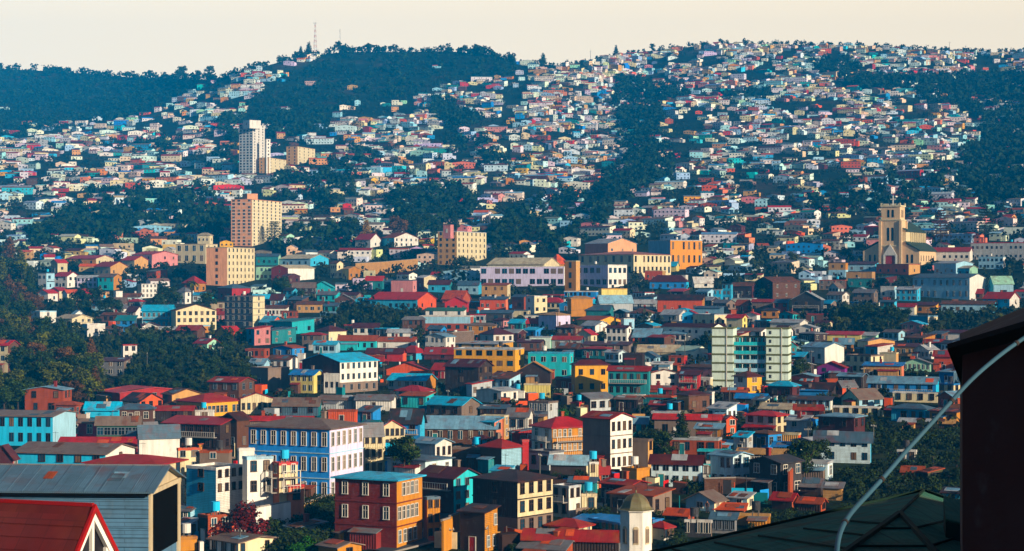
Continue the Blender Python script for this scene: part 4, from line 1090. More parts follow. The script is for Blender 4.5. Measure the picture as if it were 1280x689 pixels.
# ------------------------------------------------------------------ special buildings
ANCH = []   # extra landmarks: (name phrase, x, y)
def local_root(name, px, py, th, d, label, cat):
    xm = px; phi = math.atan((xm - CX) / F)
    rz = -phi - th
    o = root(name, at(px, py, d), rz); o['label'] = label; o['category'] = cat; return o
def text_windows(): pass
def arch_pts(w, h, n=8, cx=0.0, z0=0.0):
    """arched outline in x,z"""
    r = w / 2; pts = [(cx - r, z0), (cx + r, z0)]
    for i in range(n + 1):
        a = math.pi * i / n; pts.append((cx + r * math.cos(a), z0 + h - r + r * math.sin(a)))
    return pts
def arch_part(name, par, w, h, loc, rz, depth, mat):
    m = MB(); P = arch_pts(w, h)
    m.hull([(x, 0.0, z) for x, z in P], [(x, -depth, z) for x, z in P], mat)
    o = m.build(name, par, loc); o.rotation_euler = (0, 0, rz); return o
def church():
    d = 1040; m = d / F
    st = surf('stone', 'plaster', dirt=.3); st2 = surf('cream', 'plaster'); gr = surf('olive', 'metal'); grn = plain('roof_green', '2a3a2c', 0.8)
    o = local_root('church', 1113, 330, R(15), d, 'tan stone church with square tower, white cross, red arched door and green nave roof', 'church')
    tw = 5.6
    t = MB(); t.box(-tw, tw, 0, 2*tw, -6, 23.5, st); t.box(-tw+.5, tw-.5, .5, 2*tw-.5, 23.5, 31.0, st)
    for z in (9.5, 23.5): t.box(-tw-.35, tw+.35, -.35, 2*tw+.35, z, z + .6, st2)
    t.box(-tw, tw, 0, 2*tw, 31.0, 31.8, st2)
    for sx in (-1, 1):
        for sy in (0, 1):
            t.box(sx*tw-.7, sx*tw+.7, sy*2*tw-.7, sy*2*tw+.7, -6, 23.2, st); t.box(sx*(tw-.5)-.4, sx*(tw-.5)+.4, .5+sy*(2*tw-1)-.4, .5+sy*(2*tw-1)+.4, 31.8, 33.0, st2)
    for k in range(5): t.box(-tw+1.6+k*2.0, -tw+2.6+k*2.0, 0.1, .6, 31.8, 32.6, st2)
    t.build('tower', o)
    for f, rz in (((0, -.02), 0.0), ((tw + .02, tw), math.pi / 2)):
        for s in (-1, 1):
            for z, h, w in ((12.5, 7.2, 1.25), (25.2, 4.2, 1.2)):
                if rz == 0: arch_part('belfry_opening', o, w, h, (s * 1.2, f[1] if z < 24 else .48, z), 0, .05, GLASS[3])
                else: arch_part('belfry_opening', o, w, h, (f[0] if z < 24 else tw - .48, f[1] + s * 1.2, z), rz, .05, GLASS[3])
    g = MB(); g.hull([(-3.8, -.9, 4.6), (3.8, -.9, 4.6), (0, -.9, 10.5)], [(-3.8, -.05, 4.6), (3.8, -.05, 4.6), (0, -.05, 10.5)], surf('white', 'plaster'))
    for s in (-1, 1): g.box(s*3.3-.5, s*3.3+.5, -.9, -.05, -3, 4.6, surf('white', 'plaster'))
    g.build('door_gable', o)
    arch_part('door', o, 5.0, 6.6, (0, -.06, -1), 0, .4, surf('crimson', 'boards'))
    c = MB(); w = plain('cross_white', 'e8e4da', 0.5); c.box(-.22, .22, 5.3, 5.7, 31.8, 37.2, w); c.box(-1.5, 1.5, 5.32, 5.68, 35.0, 35.5, w); c.build('cross', o)
    # aisle fronts with sloping tops
    a = MB()
    for s in (-1, 1):
        P = [(s*tw, 0, -6), (s*15.5, 0, -6), (s*15.5, 0, 7.0), (s*tw, 0, 12.0)]
        Q = [(x, 46, z) for x, y, z in P]; P = [(x, 1.2, z) for x, y, z in P]
        a.hull(P, Q, st) if s > 0 else a.hull(Q, P, st)
    a.build('aisle_wall', o)
    r = MB()
    for s in (-1, 1):
        pts = [(s*16.2, .6, 6.95), (s*16.2, 46.4, 6.95), (s*7.6, 46.4, 11.9), (s*7.6, .6, 11.9)]
        if s < 0: pts = pts[::-1]
        r.slab(pts, -.35, grn)
    r.build('aisle_roof', o)
    n = MB(); n.hull([(-7.5, 4, 2), (7.5, 4, 2), (7.5, 46, 2), (-7.5, 46, 2)], [(-7.5, 4, 18), (7.5, 4, 18), (7.5, 46, 18), (-7.5, 46, 18)], st2)
    n.poly([(-7.5, 46, 18), (7.5, 46, 18), (0, 46, 23)], st2); n.poly([(7.5, 4, 18), (-7.5, 4, 18), (0, 4, 23)], st2)
    n.build('nave_wall', o)
    nr = MB(); nr.slab([(8.2, 3.6, 17.8), (8.2, 46.5, 17.8), (0, 46.5, 23.3), (0, 3.6, 23.3)], .3, grn); nr.slab([(0, 3.6, 23.3), (0, 46.5, 23.3), (-8.2, 46.5, 17.8), (-8.2, 3.6, 17.8)], .3, grn); nr.build('nave_roof', o)
    for k in range(9):
        y = 13 + k * 3.9
        b = MB(); b.box(7.5, 8.3, y-.35, y+.35, 11.5, 17.3, st2); b.build('buttress', o)
        if k < 8: arch_part('nave_window', o, 1.1, 3.6, (7.52, y + 1.95, 13.2), math.pi / 2, .05, GLASS[2])
    for x in (-9, -11.6, 9, 11.6): arch_part('aisle_window', o, 1.1, 4.6, (x, 1.18, .5), 0, .06, GLASS[3])
    for k in range(7): arch_part('aisle_window', o, 1.2, 3.2, (15.52, 5 + k * 5.6, 1.5), math.pi / 2, .06, GLASS[3])
    ANCH.append(('the stone church', 1113, 300))
church()
def mint_block():
    d = dist(937, 486); m = d / F
    mt = surf('pale_mint', 'plaster'); ol = plain('olive_slab', '5c5f3c', 0.8); cen = surf('turquoise', 'plaster'); wh = surf('pale_blue', 'plaster')
    o = local_root('apartment_building', 890, 486, R(7), d, 'pale mint seven-storey apartment building with two end towers and open balconies between', 'apartment')
    px = m / math.cos(R(7)); fh = 10.9 * m
    def sec(name, a, b, y0, yb_, nf, top, mat, banded):
        x0, x1 = (a - 890) * px, (b - 890) * px; t = MB(); H = (486 - top) * m
        t.box(x0, x1, y0, y0 + yb_, -4, H, mat)
        t.build(name, o); s = MB()
        for k in range(nf + 1):
            z = H - k * fh - (.0 if k else 0)
            s.box(x0-.15, x1+.15, y0-.15, y0+.1, z-.22, z+.22, ol); s.box(x1-.1, x1+.16, y0+.1, y0+yb_, z-.22, z+.22, ol)
        xm = (x0 + x1) / 2
        if banded: s.box(xm-.12 + (x1-x0)*.2, xm+.12 + (x1-x0)*.2, y0-.2, y0-.151, 0, H, FRAMEW)
        s.build('floor_band', o); return x0, x1, H
    sec('end_tower', 890, 916, 0, 9, 7, 410, mt, True)
    sec('end_tower', 957, 984, 0, 9, 7, 410, mt, True)
    x0, x1, H = sec('central_block', 916.3, 956.7, 3.2, 6, 6, 421, cen, False)
    for k in range(6):
        z = H - (k + 1) * fh
        b = MB(); b.box(x0+.05, x1-.05, 1.2, 3.0, z-.12, z+.02, CONC); b.box(x0+.05, x1-.05, 1.2, 1.3, z+.02, z+.95, wh if k in (2, 3) else cen); 
        for q in range(5):
            xx = x0 + .3 + (x1 - x0 - .6) * q / 4; b.box(xx-.1, xx+.1, 1.22, 1.4, z+.96, z+fh-.3, mt)
        b.build('balcony', o)
        for q in range(6):
            xx = x0 + (x1 - x0) * (q + .5) / 6; put_window(o, xx, 3.2, z + .75, 0, 0.9, 1.2, 'w', (q + k) % 4)
    for k in range(7):
        z = (486-410)*m - (k+1)*fh + .8
        put_window(o, (962-890)*px, 0, z, 0, .5, .8, 'g', 3)
    ANCH.append(('the mint apartment building', 937, 447))
mint_block()
def mast():
    o = root('lattice_mast', at(394, 66)); m = o.location.y / F; H = 38 * m
    o['label'] = 'tall red and white lattice radio mast standing on the ridge skyline'; o['category'] = 'radio mast'
    wm = plain('mast_white', 'cfd0cf', 0.5); rm = plain('mast_red', 'a04a40', 0.5)
    n = 12
    for k in range(n):
        t = MB(); z0, z1 = H * k / n, H * (k + 1) / n; mt = wm if k % 2 else rm
        w0 = 1.9 * (1 - .75 * k / n); w1 = 1.9 * (1 - .75 * (k + 1) / n)
        Q = [(-1, -1), (1, -1), (1, 1), (-1, 1)]
        for i in range(4):
            a, b = Q[i], Q[(i + 1) % 4]
            t.bar((a[0]*w0, a[1]*w0, z0), (a[0]*w1, a[1]*w1, z1), .2, mt); t.bar((a[0]*w0, a[1]*w0, z0), (b[0]*w1, b[1]*w1, z1), .12, mt); t.bar((a[0]*w1, a[1]*w1, z1), (b[0]*w1, b[1]*w1, z1), .12, mt)
        t.build('mast_section', o)
    t = MB(); t.bar((0, 0, H), (0, 0, H + 4), .15, wm); t.bar((-2.4, 0, H-1), (2.4, 0, H-1), .7, wm); t.build('antenna', o)
mast()
for px, py, h, lb in ((425, 62, 26, 'thin bare pole on the ridge right of the round tree'), (1187, 64, 12, 'thin mast on the ridge above the far right houses'), (1207, 66, 9, 'shortest thin mast on the far right ridge'), (738, 74, 11, 'thin pole above the saddle of the skyline')):
    o = root('radio_pole', at(px, py)); t = MB(); m = o.location.y / F
    t.bar((0, 0, -2), (0, 0, h * m), .35, POLE, .2); t.build('pole', o); t = MB(); t.bar((-1.2, 0, h*m*.9), (1.2, 0, h*m*.9), .2, POLE); t.build('cross_arm', o)
    tag(o, lb, 'mast')
def octa(r, z, rot=math.pi/8): return [(r*math.cos(rot+i*math.pi/4), r*math.sin(rot+i*math.pi/4), z) for i in range(8)]
def cupola():
    d = 225; m = d / F
    o = local_root('church_cupola', 795, 689, 0, d, 'white octagonal church cupola with patinated dome and arched louvres at the bottom of the frame', 'cupola')
    wh = surf('white', 'plaster', dirt=.15); dome = surf('dome', 'metal') if 'dome' in HEX else surf('olive', 'metal')
    r = 1.98; zb = -.3; zt = 51 * m
    b = MB(); b.hull(octa(r, zb), octa(r, zt), wh); b.hull(octa(r+.22, zt), octa(r+.28, zt+.14), wh); b.hull(octa(r+.1, zb-.2), octa(r+.1, zb+.25), wh); b.build('drum', o)
    dm = MB(); prof = [(r+.3, zt+.15), (r+.02, zt+.25), (r*.9, zt+.5), (r*.84, zt+.85), (r*.74, zt+1.2), (r*.6, zt+1.52), (r*.42, zt+1.78), (r*.22, zt+1.95), (.1, zt+2.02)]
    for (a, za), (c, zc) in zip(prof, prof[1:]): dm.hull(octa(a, za), octa(c, zc), dome, caps=False)
    dm.build('dome', o)
    f = MB(); f.bar((0, 0, zt+2.0), (0, 0, zt+2.7), .05, IRON); f.hull(octa(.14, zt+2.1), octa(.1, zt+2.35), dome); f.build('finial', o)
    for i in range(8):
        a = -math.pi/2 + i*math.pi/4; rr = r*math.cos(math.pi/8)
        w = arch_part('louvre_window', o, .62, 2.1, (rr*math.cos(a), rr*math.sin(a), 1.0), a + math.pi/2, .07, surf('beige', 'plaster'))
        for sgn in (-1, 1): arch_part('louvre', w, .2, 1.6, (sgn*.14, -.075, .18), 0, .04, surf('taupe', 'plaster'))
    q = MB(); q.box(-2.6, 2.6, -2.6, 2.6, -9, -.5, wh); q.build('base', o)
    ANCH.append(('the church cupola', 795, 650))
HEX['dome'] = '7a7458'; HEX['stone'] = 'd8b58c'
cupola()
# ------------------------------------------------------------------ near buildings
def P3(px, py, d): return at(px, py, d)
def near_slate_house():
    d = 112; m = d / F
    o = local_root('timber_house', 186, 689, R(14), d, 'blue-grey boarded timber building with slate-blue metal roof and dark open gable end', 'house')
    bl = surf('boardblue', 'boards'); cr = surf('beige', 'plaster'); rf = surf('roofslate', 'metal'); dk = plain('timber_black', '0c0607', .95, 0, 0.0)
    ze = (689 - 614) * m; W = 11.5; Dp = 7.6
    k = m / math.cos(R(14))
    w = MB(); w.box(-W, 0, 0, Dp, -7, ze, surf('boardblue', 'plaster')); w.poly([(0, 0, ze), (0, Dp, ze), (0, Dp/2, ze + 1.05)], cr); w.build('wall', o)
    z = -2.0; i = 0
    while z < ze - .2:
        p = MB(); p.hull([(-W, -.02, z), (0, -.02, z), (0, -.13, z)[:3], (-W, -.13, z)], [(-W, -.02, z+.52), (0, -.02, z+.52), (0, -.05, z+.52), (-W, -.05, z+.52)], bl)
        p.build('wall_board', o); z += .56; i += 1
    e = MB(); oh = .38; rid = 1.12; 
    e.slab([(-W-.5, -oh, ze-.02), (oh, -oh, ze-.02), (oh, Dp/2, ze+rid), (-W-.5, Dp/2, ze+rid)], .09, rf)
    e.slab([(-W-.5, Dp/2, ze+rid), (oh, Dp/2, ze+rid), (oh, Dp+oh, ze-.02), (-W-.5, Dp+oh, ze-.02)], .09, rf)
    e.build('roof', o)
    g = MB(); g.box(-W, 0, -.36, -.25, ze-.3, ze-.1, dk); g.build('gutter', o)
    sl_ = (rid + .02) / (Dp/2 + oh); rr_ = random.Random(3)
    for k in range(13):
        x = -W + .4 + k * .92 + rr_.uniform(-.05, .05); g = MB(); g.bar((x, -oh, ze+.0), (x, Dp/2, ze+rid+.01), .022, rf, None, 4); g.build('sheet_seam', o)
    for k, cl in enumerate(('rust', 'slate', 'light_grey', 'rust', 'steel')):
        x = rr_.uniform(-W, -1.5); y = rr_.uniform(0, Dp/2-1.4); w1 = rr_.uniform(.5, .95); l1 = rr_.uniform(.7, 1.3); g = MB()
        g.slab([(x, y, ze+(y+oh)*sl_+.03), (x+w1, y, ze+(y+oh)*sl_+.03), (x+w1, y+l1, ze+(y+l1+oh)*sl_+.03), (x, y+l1, ze+(y+l1+oh)*sl_+.03)], .02, surf(cl, 'rusty')); g.build('roof_patch', o)
    g = MB(); g.bar((-W, Dp/2, ze+rid+.02), (oh, Dp/2, ze+rid+.02), .06, surf('grey', 'metal')); g.build('ridge_cap', o)
    # gable end: frame round a black panel that paints in the shade inside
    f = MB(); f.box(.0, .12, -.05, .5, -7, ze-.25, cr); f.box(.0, .12, Dp-.6, Dp, -7, ze-.25, cr); f.box(0, .16, -.05, Dp, ze-.25, ze+.02, cr); f.build('corner_board', o)
    q = MB(); q.box(-.02, .06, .5, Dp-.6, -.4, ze-.25, dk); q.build('opening', o)
    # left wing with a hipped valley
    l = MB(); l.box(-W-6, -W+.02, -3.0, Dp, -7, ze-.25, surf('taupe', 'boards')); l.build('wing_wall', o)
    wr_ = MB()
    wr_.poly([(-W-6.4, -3.4, ze-.3), (-W+.5, -3.4, ze-.3), (-W-1.9, Dp/2, ze+rid), (-W-6.4, Dp/2, ze+rid)], rf)
    wr_.poly([(-W+.5, -3.4, ze-.3), (-W+.6, 0, ze+.03), (-W-1.9, Dp/2, ze+rid)], rf)
    wr_.build('wing_roof', o)
    v = MB(); v.bar((-W+.5, -3.4, ze-.24), (-W-1.9, Dp/2, ze+rid+.06), .09, surf('beige', 'plaster')); v.build('hip_cap', o)
    for x in (-W-1.0, -W-2.9): put_window(o, x, -3.0, ze-1.5, 0, 1.4, 1.0, 'w', 2, True)
HEX['boardblue'] = '567690'; HEX['roofslate'] = '5d7688'
near_slate_house()
HEX['tilered'] = '5c0d12'
def near_red_gable():
    d = 66; m = d / F; th = R(32)
    o = local_root('gabled_house', 112, 689, th, d, 'near house with dark red tiled roof and white-trimmed triangular gable window', 'house')
    rt = surf('tilered', 'tile', dirt=.6); wh = plain('trim_white', 'e6e2dc', .5); rd = plain('barge_red', '8a101a', .5); dk = plain('attic_dark', '1c1b22', .4)
    zr = (689-632) * m; hw = 1.55; drop = 2.9    # gable faces right: ridge runs along local -x
    L_ = 9.0
    def roofz(y): return zr - abs(y) / hw * (drop * hw / 2.4)
    s = drop / 2.4 * 1.0
    Yh = 3.2; zz = zr - s * Yh
    r = MB()
    r.slab([(-L_, -Yh, zz), (.15, -Yh, zz), (.15, 0, zr), (-L_, 0, zr)], .1, rt); r.slab([(-L_, 0, zr), (.15, 0, zr), (.15, Yh, zz), (-L_, Yh, zz)], .1, rt)
    r.build('roof', o)
    n = int(Yh / .33); t = MB()
    for k in range(n):
        y = -Yh + k * .33 * 1.0; z = zr - s * abs(y)
        t.slab([(-L_, y-.02, z+.035), (.12, y-.02, z+.035), (.12, y+.3, z + s*.3+.012), (-L_, y+.3, z+s*.3+.012)], .03, rt)
    t.build('tile_course', o)
    c = MB(); c.bar((-L_, 0, zr+.03), (.15, 0, zr+.03), .09, rd); c.build('ridge_cap', o)
    for sg in (-1, 1):
        b = MB(); b.hull([(.16, 0, zr+.06), (.16, sg*Yh, zz+.06), (.16, sg*Yh, zz-.2), (.16, 0, zr-.2)], [(.26, 0, zr+.06), (.26, sg*Yh, zz+.06), (.26, sg*Yh, zz-.2), (.26, 0, zr-.2)], rd); b.build('bargeboard', o)
        b = MB(); b.hull([(.05, 0, zr-.22), (.05, sg*Yh, zz-.22), (.05, sg*Yh, zz-.5), (.05, 0, zr-.5)], [(.2, 0, zr-.22), (.2, sg*Yh, zz-.22), (.2, sg*Yh, zz-.5), (.2, 0, zr-.5)], wh); b.build('inner_bargeboard', o)
    g = MB(); g.hull([(-.3, -Yh+.2, zz-.1), (-.3, Yh-.2, zz-.1), (-.3, 0, zr-.15)], [(0, -Yh+.2, zz-.1), (0, Yh-.2, zz-.1), (0, 0, zr-.15)], dk); g.box(-L_, 0, -Yh+.3, Yh-.3, -12, zz-.12, surf('maroon', 'boards')); g.build('wall', o)
    for y in (-.95, -.05, .85):
        b = MB(); b.box(.01, .14, y, y+.13, zz-.1, zr - s*abs(y+.06) - .45, wh); b.build('mullion', o)
near_red_gable()
def near_green_roof():
    o = root('green_roofed_house', P3(1125, 760, 30)); o['label'] = 'near house with broad dark green hipped metal roof under a long curved pipe'; o['category'] = 'house'
    base = o.location.copy(); gm = surf('darkgreen', 'roofmatt', rough=.95); cap = plain('green_cap', '1a2a24', .9, 0, .1); dkw = plain('shadow_wall', '1c1412', .9)  # wall under the roof is one even dark brown
    def q(px, py, d): return P3(px, py, d) - base
    A = q(1155, 614, 46); B = q(812, 692, 41); E = q(1125, 643, 37); Cc = q(1330, 678, 41); Fb = q(985, 745, 25); G = q(1215, 745, 25)
    B2 = q(640, 790, 33)
    r = MB()
    for tri in ((A, B, E), (B, B2, Fb), (B, Fb, E), (E, Fb, G), (E, G, Cc), (A, E, Cc)):
        a, b, c = tri; n = (b - a).cross(c - a)
        if n.z < 0: tri = (a, c, b)
        r.slab([tuple(p) for p in tri], .08, gm)
    r.build('roof', o)
    for k, (a, b, w) in enumerate(((A, E, .035), (E, Fb, .06), (E, G, .06), (A, B, .04), (A, Cc, .04))):
        c = MB(); c.bar(tuple(a + Vector((0, 0, .03))), tuple(b + Vector((0, 0, .03))), w, cap); c.build('ridge_cap', o)
    for t in (.18, .36, .54, .72, .9):                 # standing seams
        c = MB(); a = E.lerp(B, t); b = E.lerp(Fb, t) if t < 2 else Fb
        c.bar(tuple(a + Vector((0, 0, .02))), tuple(b + Vector((0, 0, .02))), .025, cap); c.build('seam', o)
    for t in (.25, .5, .75):
        c = MB(); a = E.lerp(Fb, t); b = E.lerp(G, t); c.bar(tuple(a + Vector((0, 0, .02))), tuple(b + Vector((0, 0, .02))), .025, cap); c.build('seam', o)
        c = MB(); a = E.lerp(G, t); b = E.lerp(Cc, t); c.bar(tuple(a + Vector((0, 0, .02))), tuple(b + Vector((0, 0, .02))), .025, cap); c.build('seam', o)
    # raised box on the right slope
    a = q(1182, 664, 34); b = q(1300, 690, 33); up = Vector((0, 0, .22)); bk = Vector((.5, 2.4, .12))
    x = MB(); x.hull([tuple(a - up*3), tuple(b - up*3), tuple(b + bk - up*3), tuple(a + bk - up*3)], [tuple(a + up*.9), tuple(b + up*.9), tuple(b + bk + up*.9), tuple(a + bk + up*.9)], cap); x.build('roof_hatch', o)
    x = MB(); x.slab([tuple(p + up*1.0) for p in (a, b, b + bk, a + bk)], .05, gm); x.build('hatch_cover', o)
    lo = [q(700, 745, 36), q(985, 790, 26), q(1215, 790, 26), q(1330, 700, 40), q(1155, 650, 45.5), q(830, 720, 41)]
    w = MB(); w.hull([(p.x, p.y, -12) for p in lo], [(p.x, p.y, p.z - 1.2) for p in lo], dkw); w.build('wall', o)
HEX['darkgreen'] = '4a7464'
near_green_roof()
def near_dark_house():
    d = 27
    o = root('dark_house', P3(1203, 652, d)); o['label'] = 'unlit dark brown house wall rising at the right edge with a low sloping eave'; o['category'] = 'house'
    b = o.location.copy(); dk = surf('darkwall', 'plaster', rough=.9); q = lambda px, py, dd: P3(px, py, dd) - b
    a0 = q(1203, 436, d); a1 = q(1420, 372, d * .93); 
    w = MB(); w.hull([(a0.x, a0.y, -13), (a1.x, a1.y, -13), (a1.x + 1, a1.y + 7, -13), (a0.x + 1.6, a0.y + 7, -13)], [tuple(a0), tuple(a1), (a1.x+1, a1.y+7, a1.z), (a0.x+1.6, a0.y+7, a0.z)], dk); w.build('wall', o)
    e0 = q(1184, 430, d*.985); e1 = q(1420, 360, d*.9); e2 = e1 + Vector((1, 5, -1.4)); e3 = e0 + Vector((1.6, 5, -1.4))
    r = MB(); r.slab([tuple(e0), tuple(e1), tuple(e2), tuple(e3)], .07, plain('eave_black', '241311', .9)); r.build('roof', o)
    g = MB(); g.box(9 - b.x, 40 - b.x, 21.5 - b.y, 26.5 - b.y, 20 - b.z, CZ + 3.0 - b.z, dk); g.build('rear_wing', o)  # unseen block added to keep the sun off the green roof
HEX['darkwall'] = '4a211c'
near_dark_house()
def near_pipe():
    pts = [(1046, 735), (1046, 700), (1047, 680), (1051, 664), (1059, 648), (1070, 634), (1084, 619), (1105, 596), (1130, 567), (1158, 536), (1188, 503), (1215, 474), (1245, 448), (1275, 426), (1310, 404)]
    o = root('service_pipe', P3(1046, 760, 17)); b = o.location.copy(); o['label'] = 'long curved grey pipe sweeping up over the green roof towards the dark house'; o['category'] = 'pipe'
    m = plain('pipe_metal', '34505f', .7, 0)
    cu = [P3(px, py, 17 + 6 * i / 14) - b for i, (px, py) in enumerate(pts)]
    # smooth with a Catmull-Rom
    sm = []
    for i in range(len(cu) - 1):
        p0 = cu[max(0, i-1)]; p1 = cu[i]; p2 = cu[i+1]; p3 = cu[min(len(cu)-1, i+2)]
        for k in range(5):
            t = k / 5; sm.append(.5 * ((2*p1) + (-p0+p2)*t + (2*p0-5*p1+4*p2-p3)*t*t + (-p0+3*p1-3*p2+p3)*t**3))
    sm.append(cu[-1])
    V = []; Fc = []; n = 12; r = .025
    for i, p in enumerate(sm):
        dr = (sm[min(i+1, len(sm)-1)] - sm[max(i-1, 0)]).normalized(); x = dr.cross(Vector((0, 1, 0))).normalized(); y = dr.cross(x)
        for k in range(n): a = 2*math.pi*k/n; V.append(tuple(p + x*math.cos(a)*r + y*math.sin(a)*r))
    for i in range(len(sm)-1):
        for k in range(n): a = i*n+k; c = i*n+(k+1) % n; Fc.append((a, c, c+n, a+n))
    me = bpy.data.meshes.new('pipe_run'); me.from_pydata(V, [], Fc); me.polygons.foreach_set('use_smooth', [True]*len(Fc)); me.materials.append(m); mo('pipe_run', me, o)
    for i in (18, 34, 50, 64):
        c = MB(); dr = (sm[i+1]-sm[i]).normalized(); c.bar(tuple(sm[i]), tuple(sm[i]+dr*.05), r*1.35, IRON, None, 10); c.build('clamp', o)
    # bracket post that carries the pipe on the roof
    c = MB(); c.bar(tuple(sm[3] + Vector((0, .05, -.8))), tuple(sm[5] + Vector((0, .05, 0))), .03, IRON); c.build('bracket', o)
near_pipe()
# ------------------------------------------------------------------ street, poles, walls, person
def ribbon(name, pts, label, mat, lift=.25):
    """a street given by centre pixels and half width in metres"""
    V = []; Fc = []; K = []
    for i in range(len(pts) - 1):
        for k in range(8):
            t = k / 8; K.append([pts[i][j] + (pts[i+1][j] - pts[i][j]) * t for j in range(3)])
    K.append(list(pts[-1]))
    C3 = [(at(p[0], p[1]), p[2]) for p in K]
    for i, (p, hw) in enumerate(C3):
        d = (C3[min(i+1, len(C3)-1)][0] - C3[max(i-1, 0)][0]); d.z = 0; d.normalize(); s = Vector((d.y, -d.x, 0))
        V += [tuple(p + s*hw + Vector((0, 0, lift))), tuple(p - s*hw + Vector((0, 0, lift)))]
    for i in range(len(C3)-1): Fc.append((2*i, 2*i+1, 2*i+3, 2*i+2))
    me = bpy.data.meshes.new(name); me.from_pydata(V, [], Fc); me.materials.append(mat); tag(mo(name, me), label, None, None, 'structure')
    for sgn, nm in ((0, 'kerb'), (1, 'kerb')):
        k = MB()
        for i in range(len(C3)-1):
            a = Vector(V[2*i+sgn]); b = Vector(V[2*(i+1)+sgn]); k.bar(tuple(a), tuple(b), .16, CONC)
        tag(k.build(nm), 'concrete kerb along the steep street', None, None, 'structure')
asph = plain('asphalt', '3a4148', .85)
ribbon('street', [(852, 402, 3.4), (858, 425, 3.6), (866, 455, 3.8), (880, 478, 3.8), (905, 500, 3.6), (910, 520, 3.4)], 'steep asphalt street climbing between houses left of the mint apartment building', asph)
ribbon('street', [(628, 500, 3), (640, 476, 3), (648, 456, 3)], 'narrow street below the big yellow building', asph)
ribbon('street', [(790, 392, 4), (788, 372, 4), (786, 356, 4), (800, 344, 4)], 'street running up past the school', asph)
ribbon('street', [(470, 690, 3), (556, 668, 3.2), (572, 640, 3.2), (585, 610, 3)], 'sunken street behind the red brick building', asph)
poles = [(172, 380, 14, 1), (205, 398, 22, 1), (697, 413, 26, 0), (965, 478, 62, 0), (1014, 478, 40, 0), (856, 452, 30, 1), (184, 470, 30, 0), (276, 455, 22, 0), (380, 640, 40, 0), (351, 640, 36, 1), (292, 632, 22, 0), (1156, 440, 24, 0), (1079, 485, 26, 0), (675, 600, 34, 0), (838, 388, 30, 0), (816, 386, 32, 0), (740, 640, 22, 0), (800, 520, 18, 0), (630, 470, 26, 0), (912, 516, 34, 1), (1092, 560, 30, 0), (560, 688, 30, 0), (523, 640, 20, 0), (1252, 310, 24, 1), (430, 345, 14, 0), (750, 420, 16, 0)] + [(455, 505, 20, 0), (560, 505, 18, 0), (700, 560, 26, 0), (745, 560, 24, 0), (870, 545, 22, 0), (610, 690, 34, 0), (255, 560, 24, 0), (190, 560, 22, 0), (1060, 505, 24, 0), (1010, 560, 26, 0), (640, 610, 26, 0), (480, 470, 16, 0), (520, 400, 14, 0), (300, 690, 30, 0), (950, 440, 16, 0), (1160, 400, 14, 0), (340, 470, 18, 0), (730, 470, 18, 0)]
PL = []
for i, (px, py, h, lamp) in enumerate(poles):
    o = root('street_lamp' if lamp else 'utility_pole', at(px, py), (i * 1.3) % 3); m = o.location.y / F; H = h * m
    t = MB(); t.bar((0, 0, -2), (0, 0, H), .11 if m < .25 else .17, POLE, .08); t.build('pole', o)
    if lamp:
        t = MB(); t.bar((0, 0, H), (1.3, 0, H + .25), .05, POLE); t.build('arm', o); t = MB(); t.box(1.2, 1.9, -.14, .14, H+.16, H+.3, plain('lamp_shell', 'c9c9c4', .4)); t.build('lamp_head', o)
    else:
        t = MB(); t.bar((-.9, 0, H-.5), (.9, 0, H-.5), .07, POLE); t.build('cross_arm', o)
        for x in (-.75, -.25, .25, .75):
            t = MB(); t.bar((x, 0, H-.46), (x, 0, H-.22), .05, FRAMEW); t.build('insulator', o)
    o['category'] = 'street lamp' if lamp else 'utility pole'
    PL.append(dict(o=o, x0=px-4, x1=px+4, yt=py-h, yb=py, xm=px, ym=py-h/2, L=None, g=None, desc='slim grey street lamp' if lamp else 'slim utility pole with a short cross-arm', big=h))
WM = plain('wire', '1a1a1c', .6)
for (a, b) in ((13, 6), (13, 23), (8, 22), (17, 19), (2, 15), (3, 4), (9, 10), (8, 9)):
    A = Vector(PL[a]['o'].location); B = Vector(PL[b]['o'].location); A.z += poles[a][2]*A.y/F - .3; B.z += poles[b][2]*B.y/F - .3
    if (A - B).length > 220: continue
    t = MB(); sag = (A - B).length * .03; pv = None; o_ = A.copy()
    for k in range(13):
        q = k / 12; p = A.lerp(B, q); p.z -= sag * 4 * q * (1 - q)
        if pv is not None: t.bar(tuple(pv - o_), tuple(p - o_), .035, WM, None, 3)
        pv = p
    o = t.build('overhead_wire', None, o_); o['category'] = 'wire'
    PL.append(dict(o=o, x0=0, x1=0, yt=0, yb=0, xm=(PL[a]['xm']+PL[b]['xm'])/2, ym=(PL[a]['yt']+PL[b]['yt'])/2, L=None, g=None, desc='thin sagging overhead wire', big=1))
def long_wall(name, pts, h, mat, label, cat='wall', th=.3, stepped=False):
    o = root(name, at(*pts[0][:2])); b = o.location.copy(); w = MB(); cp = MB()
    for (ax, ay), (bx, by) in zip(pts, pts[1:]):
        A = at(ax, ay) - b; B = at(bx, by) - b
        zt = max(A.z, B.z) if stepped else None
        n = Vector((B.y - A.y, A.x - B.x, 0)).normalized() * th
        za, zb_ = (zt + h, zt + h) if stepped else (A.z + h, B.z + h)
        w.hull([(A.x, A.y, A.z-3), (B.x, B.y, B.z-3), (B.x+n.x, B.y+n.y, B.z-3), (A.x+n.x, A.y+n.y, A.z-3)], [(A.x, A.y, za), (B.x, B.y, zb_), (B.x+n.x, B.y+n.y, zb_), (A.x+n.x, A.y+n.y, za)], mat)
        cp.bar((A.x, A.y, za+.05), (B.x, B.y, zb_+.05), .2, CONC)
    w.build('wall', o); cp.build('coping', o); tag(o, label, cat)
long_wall('garden_wall', [(318, 668), (340, 664), (362, 660)], 3.6, surf('white', 'plaster'), 'low white garden wall below the tall blank white house')
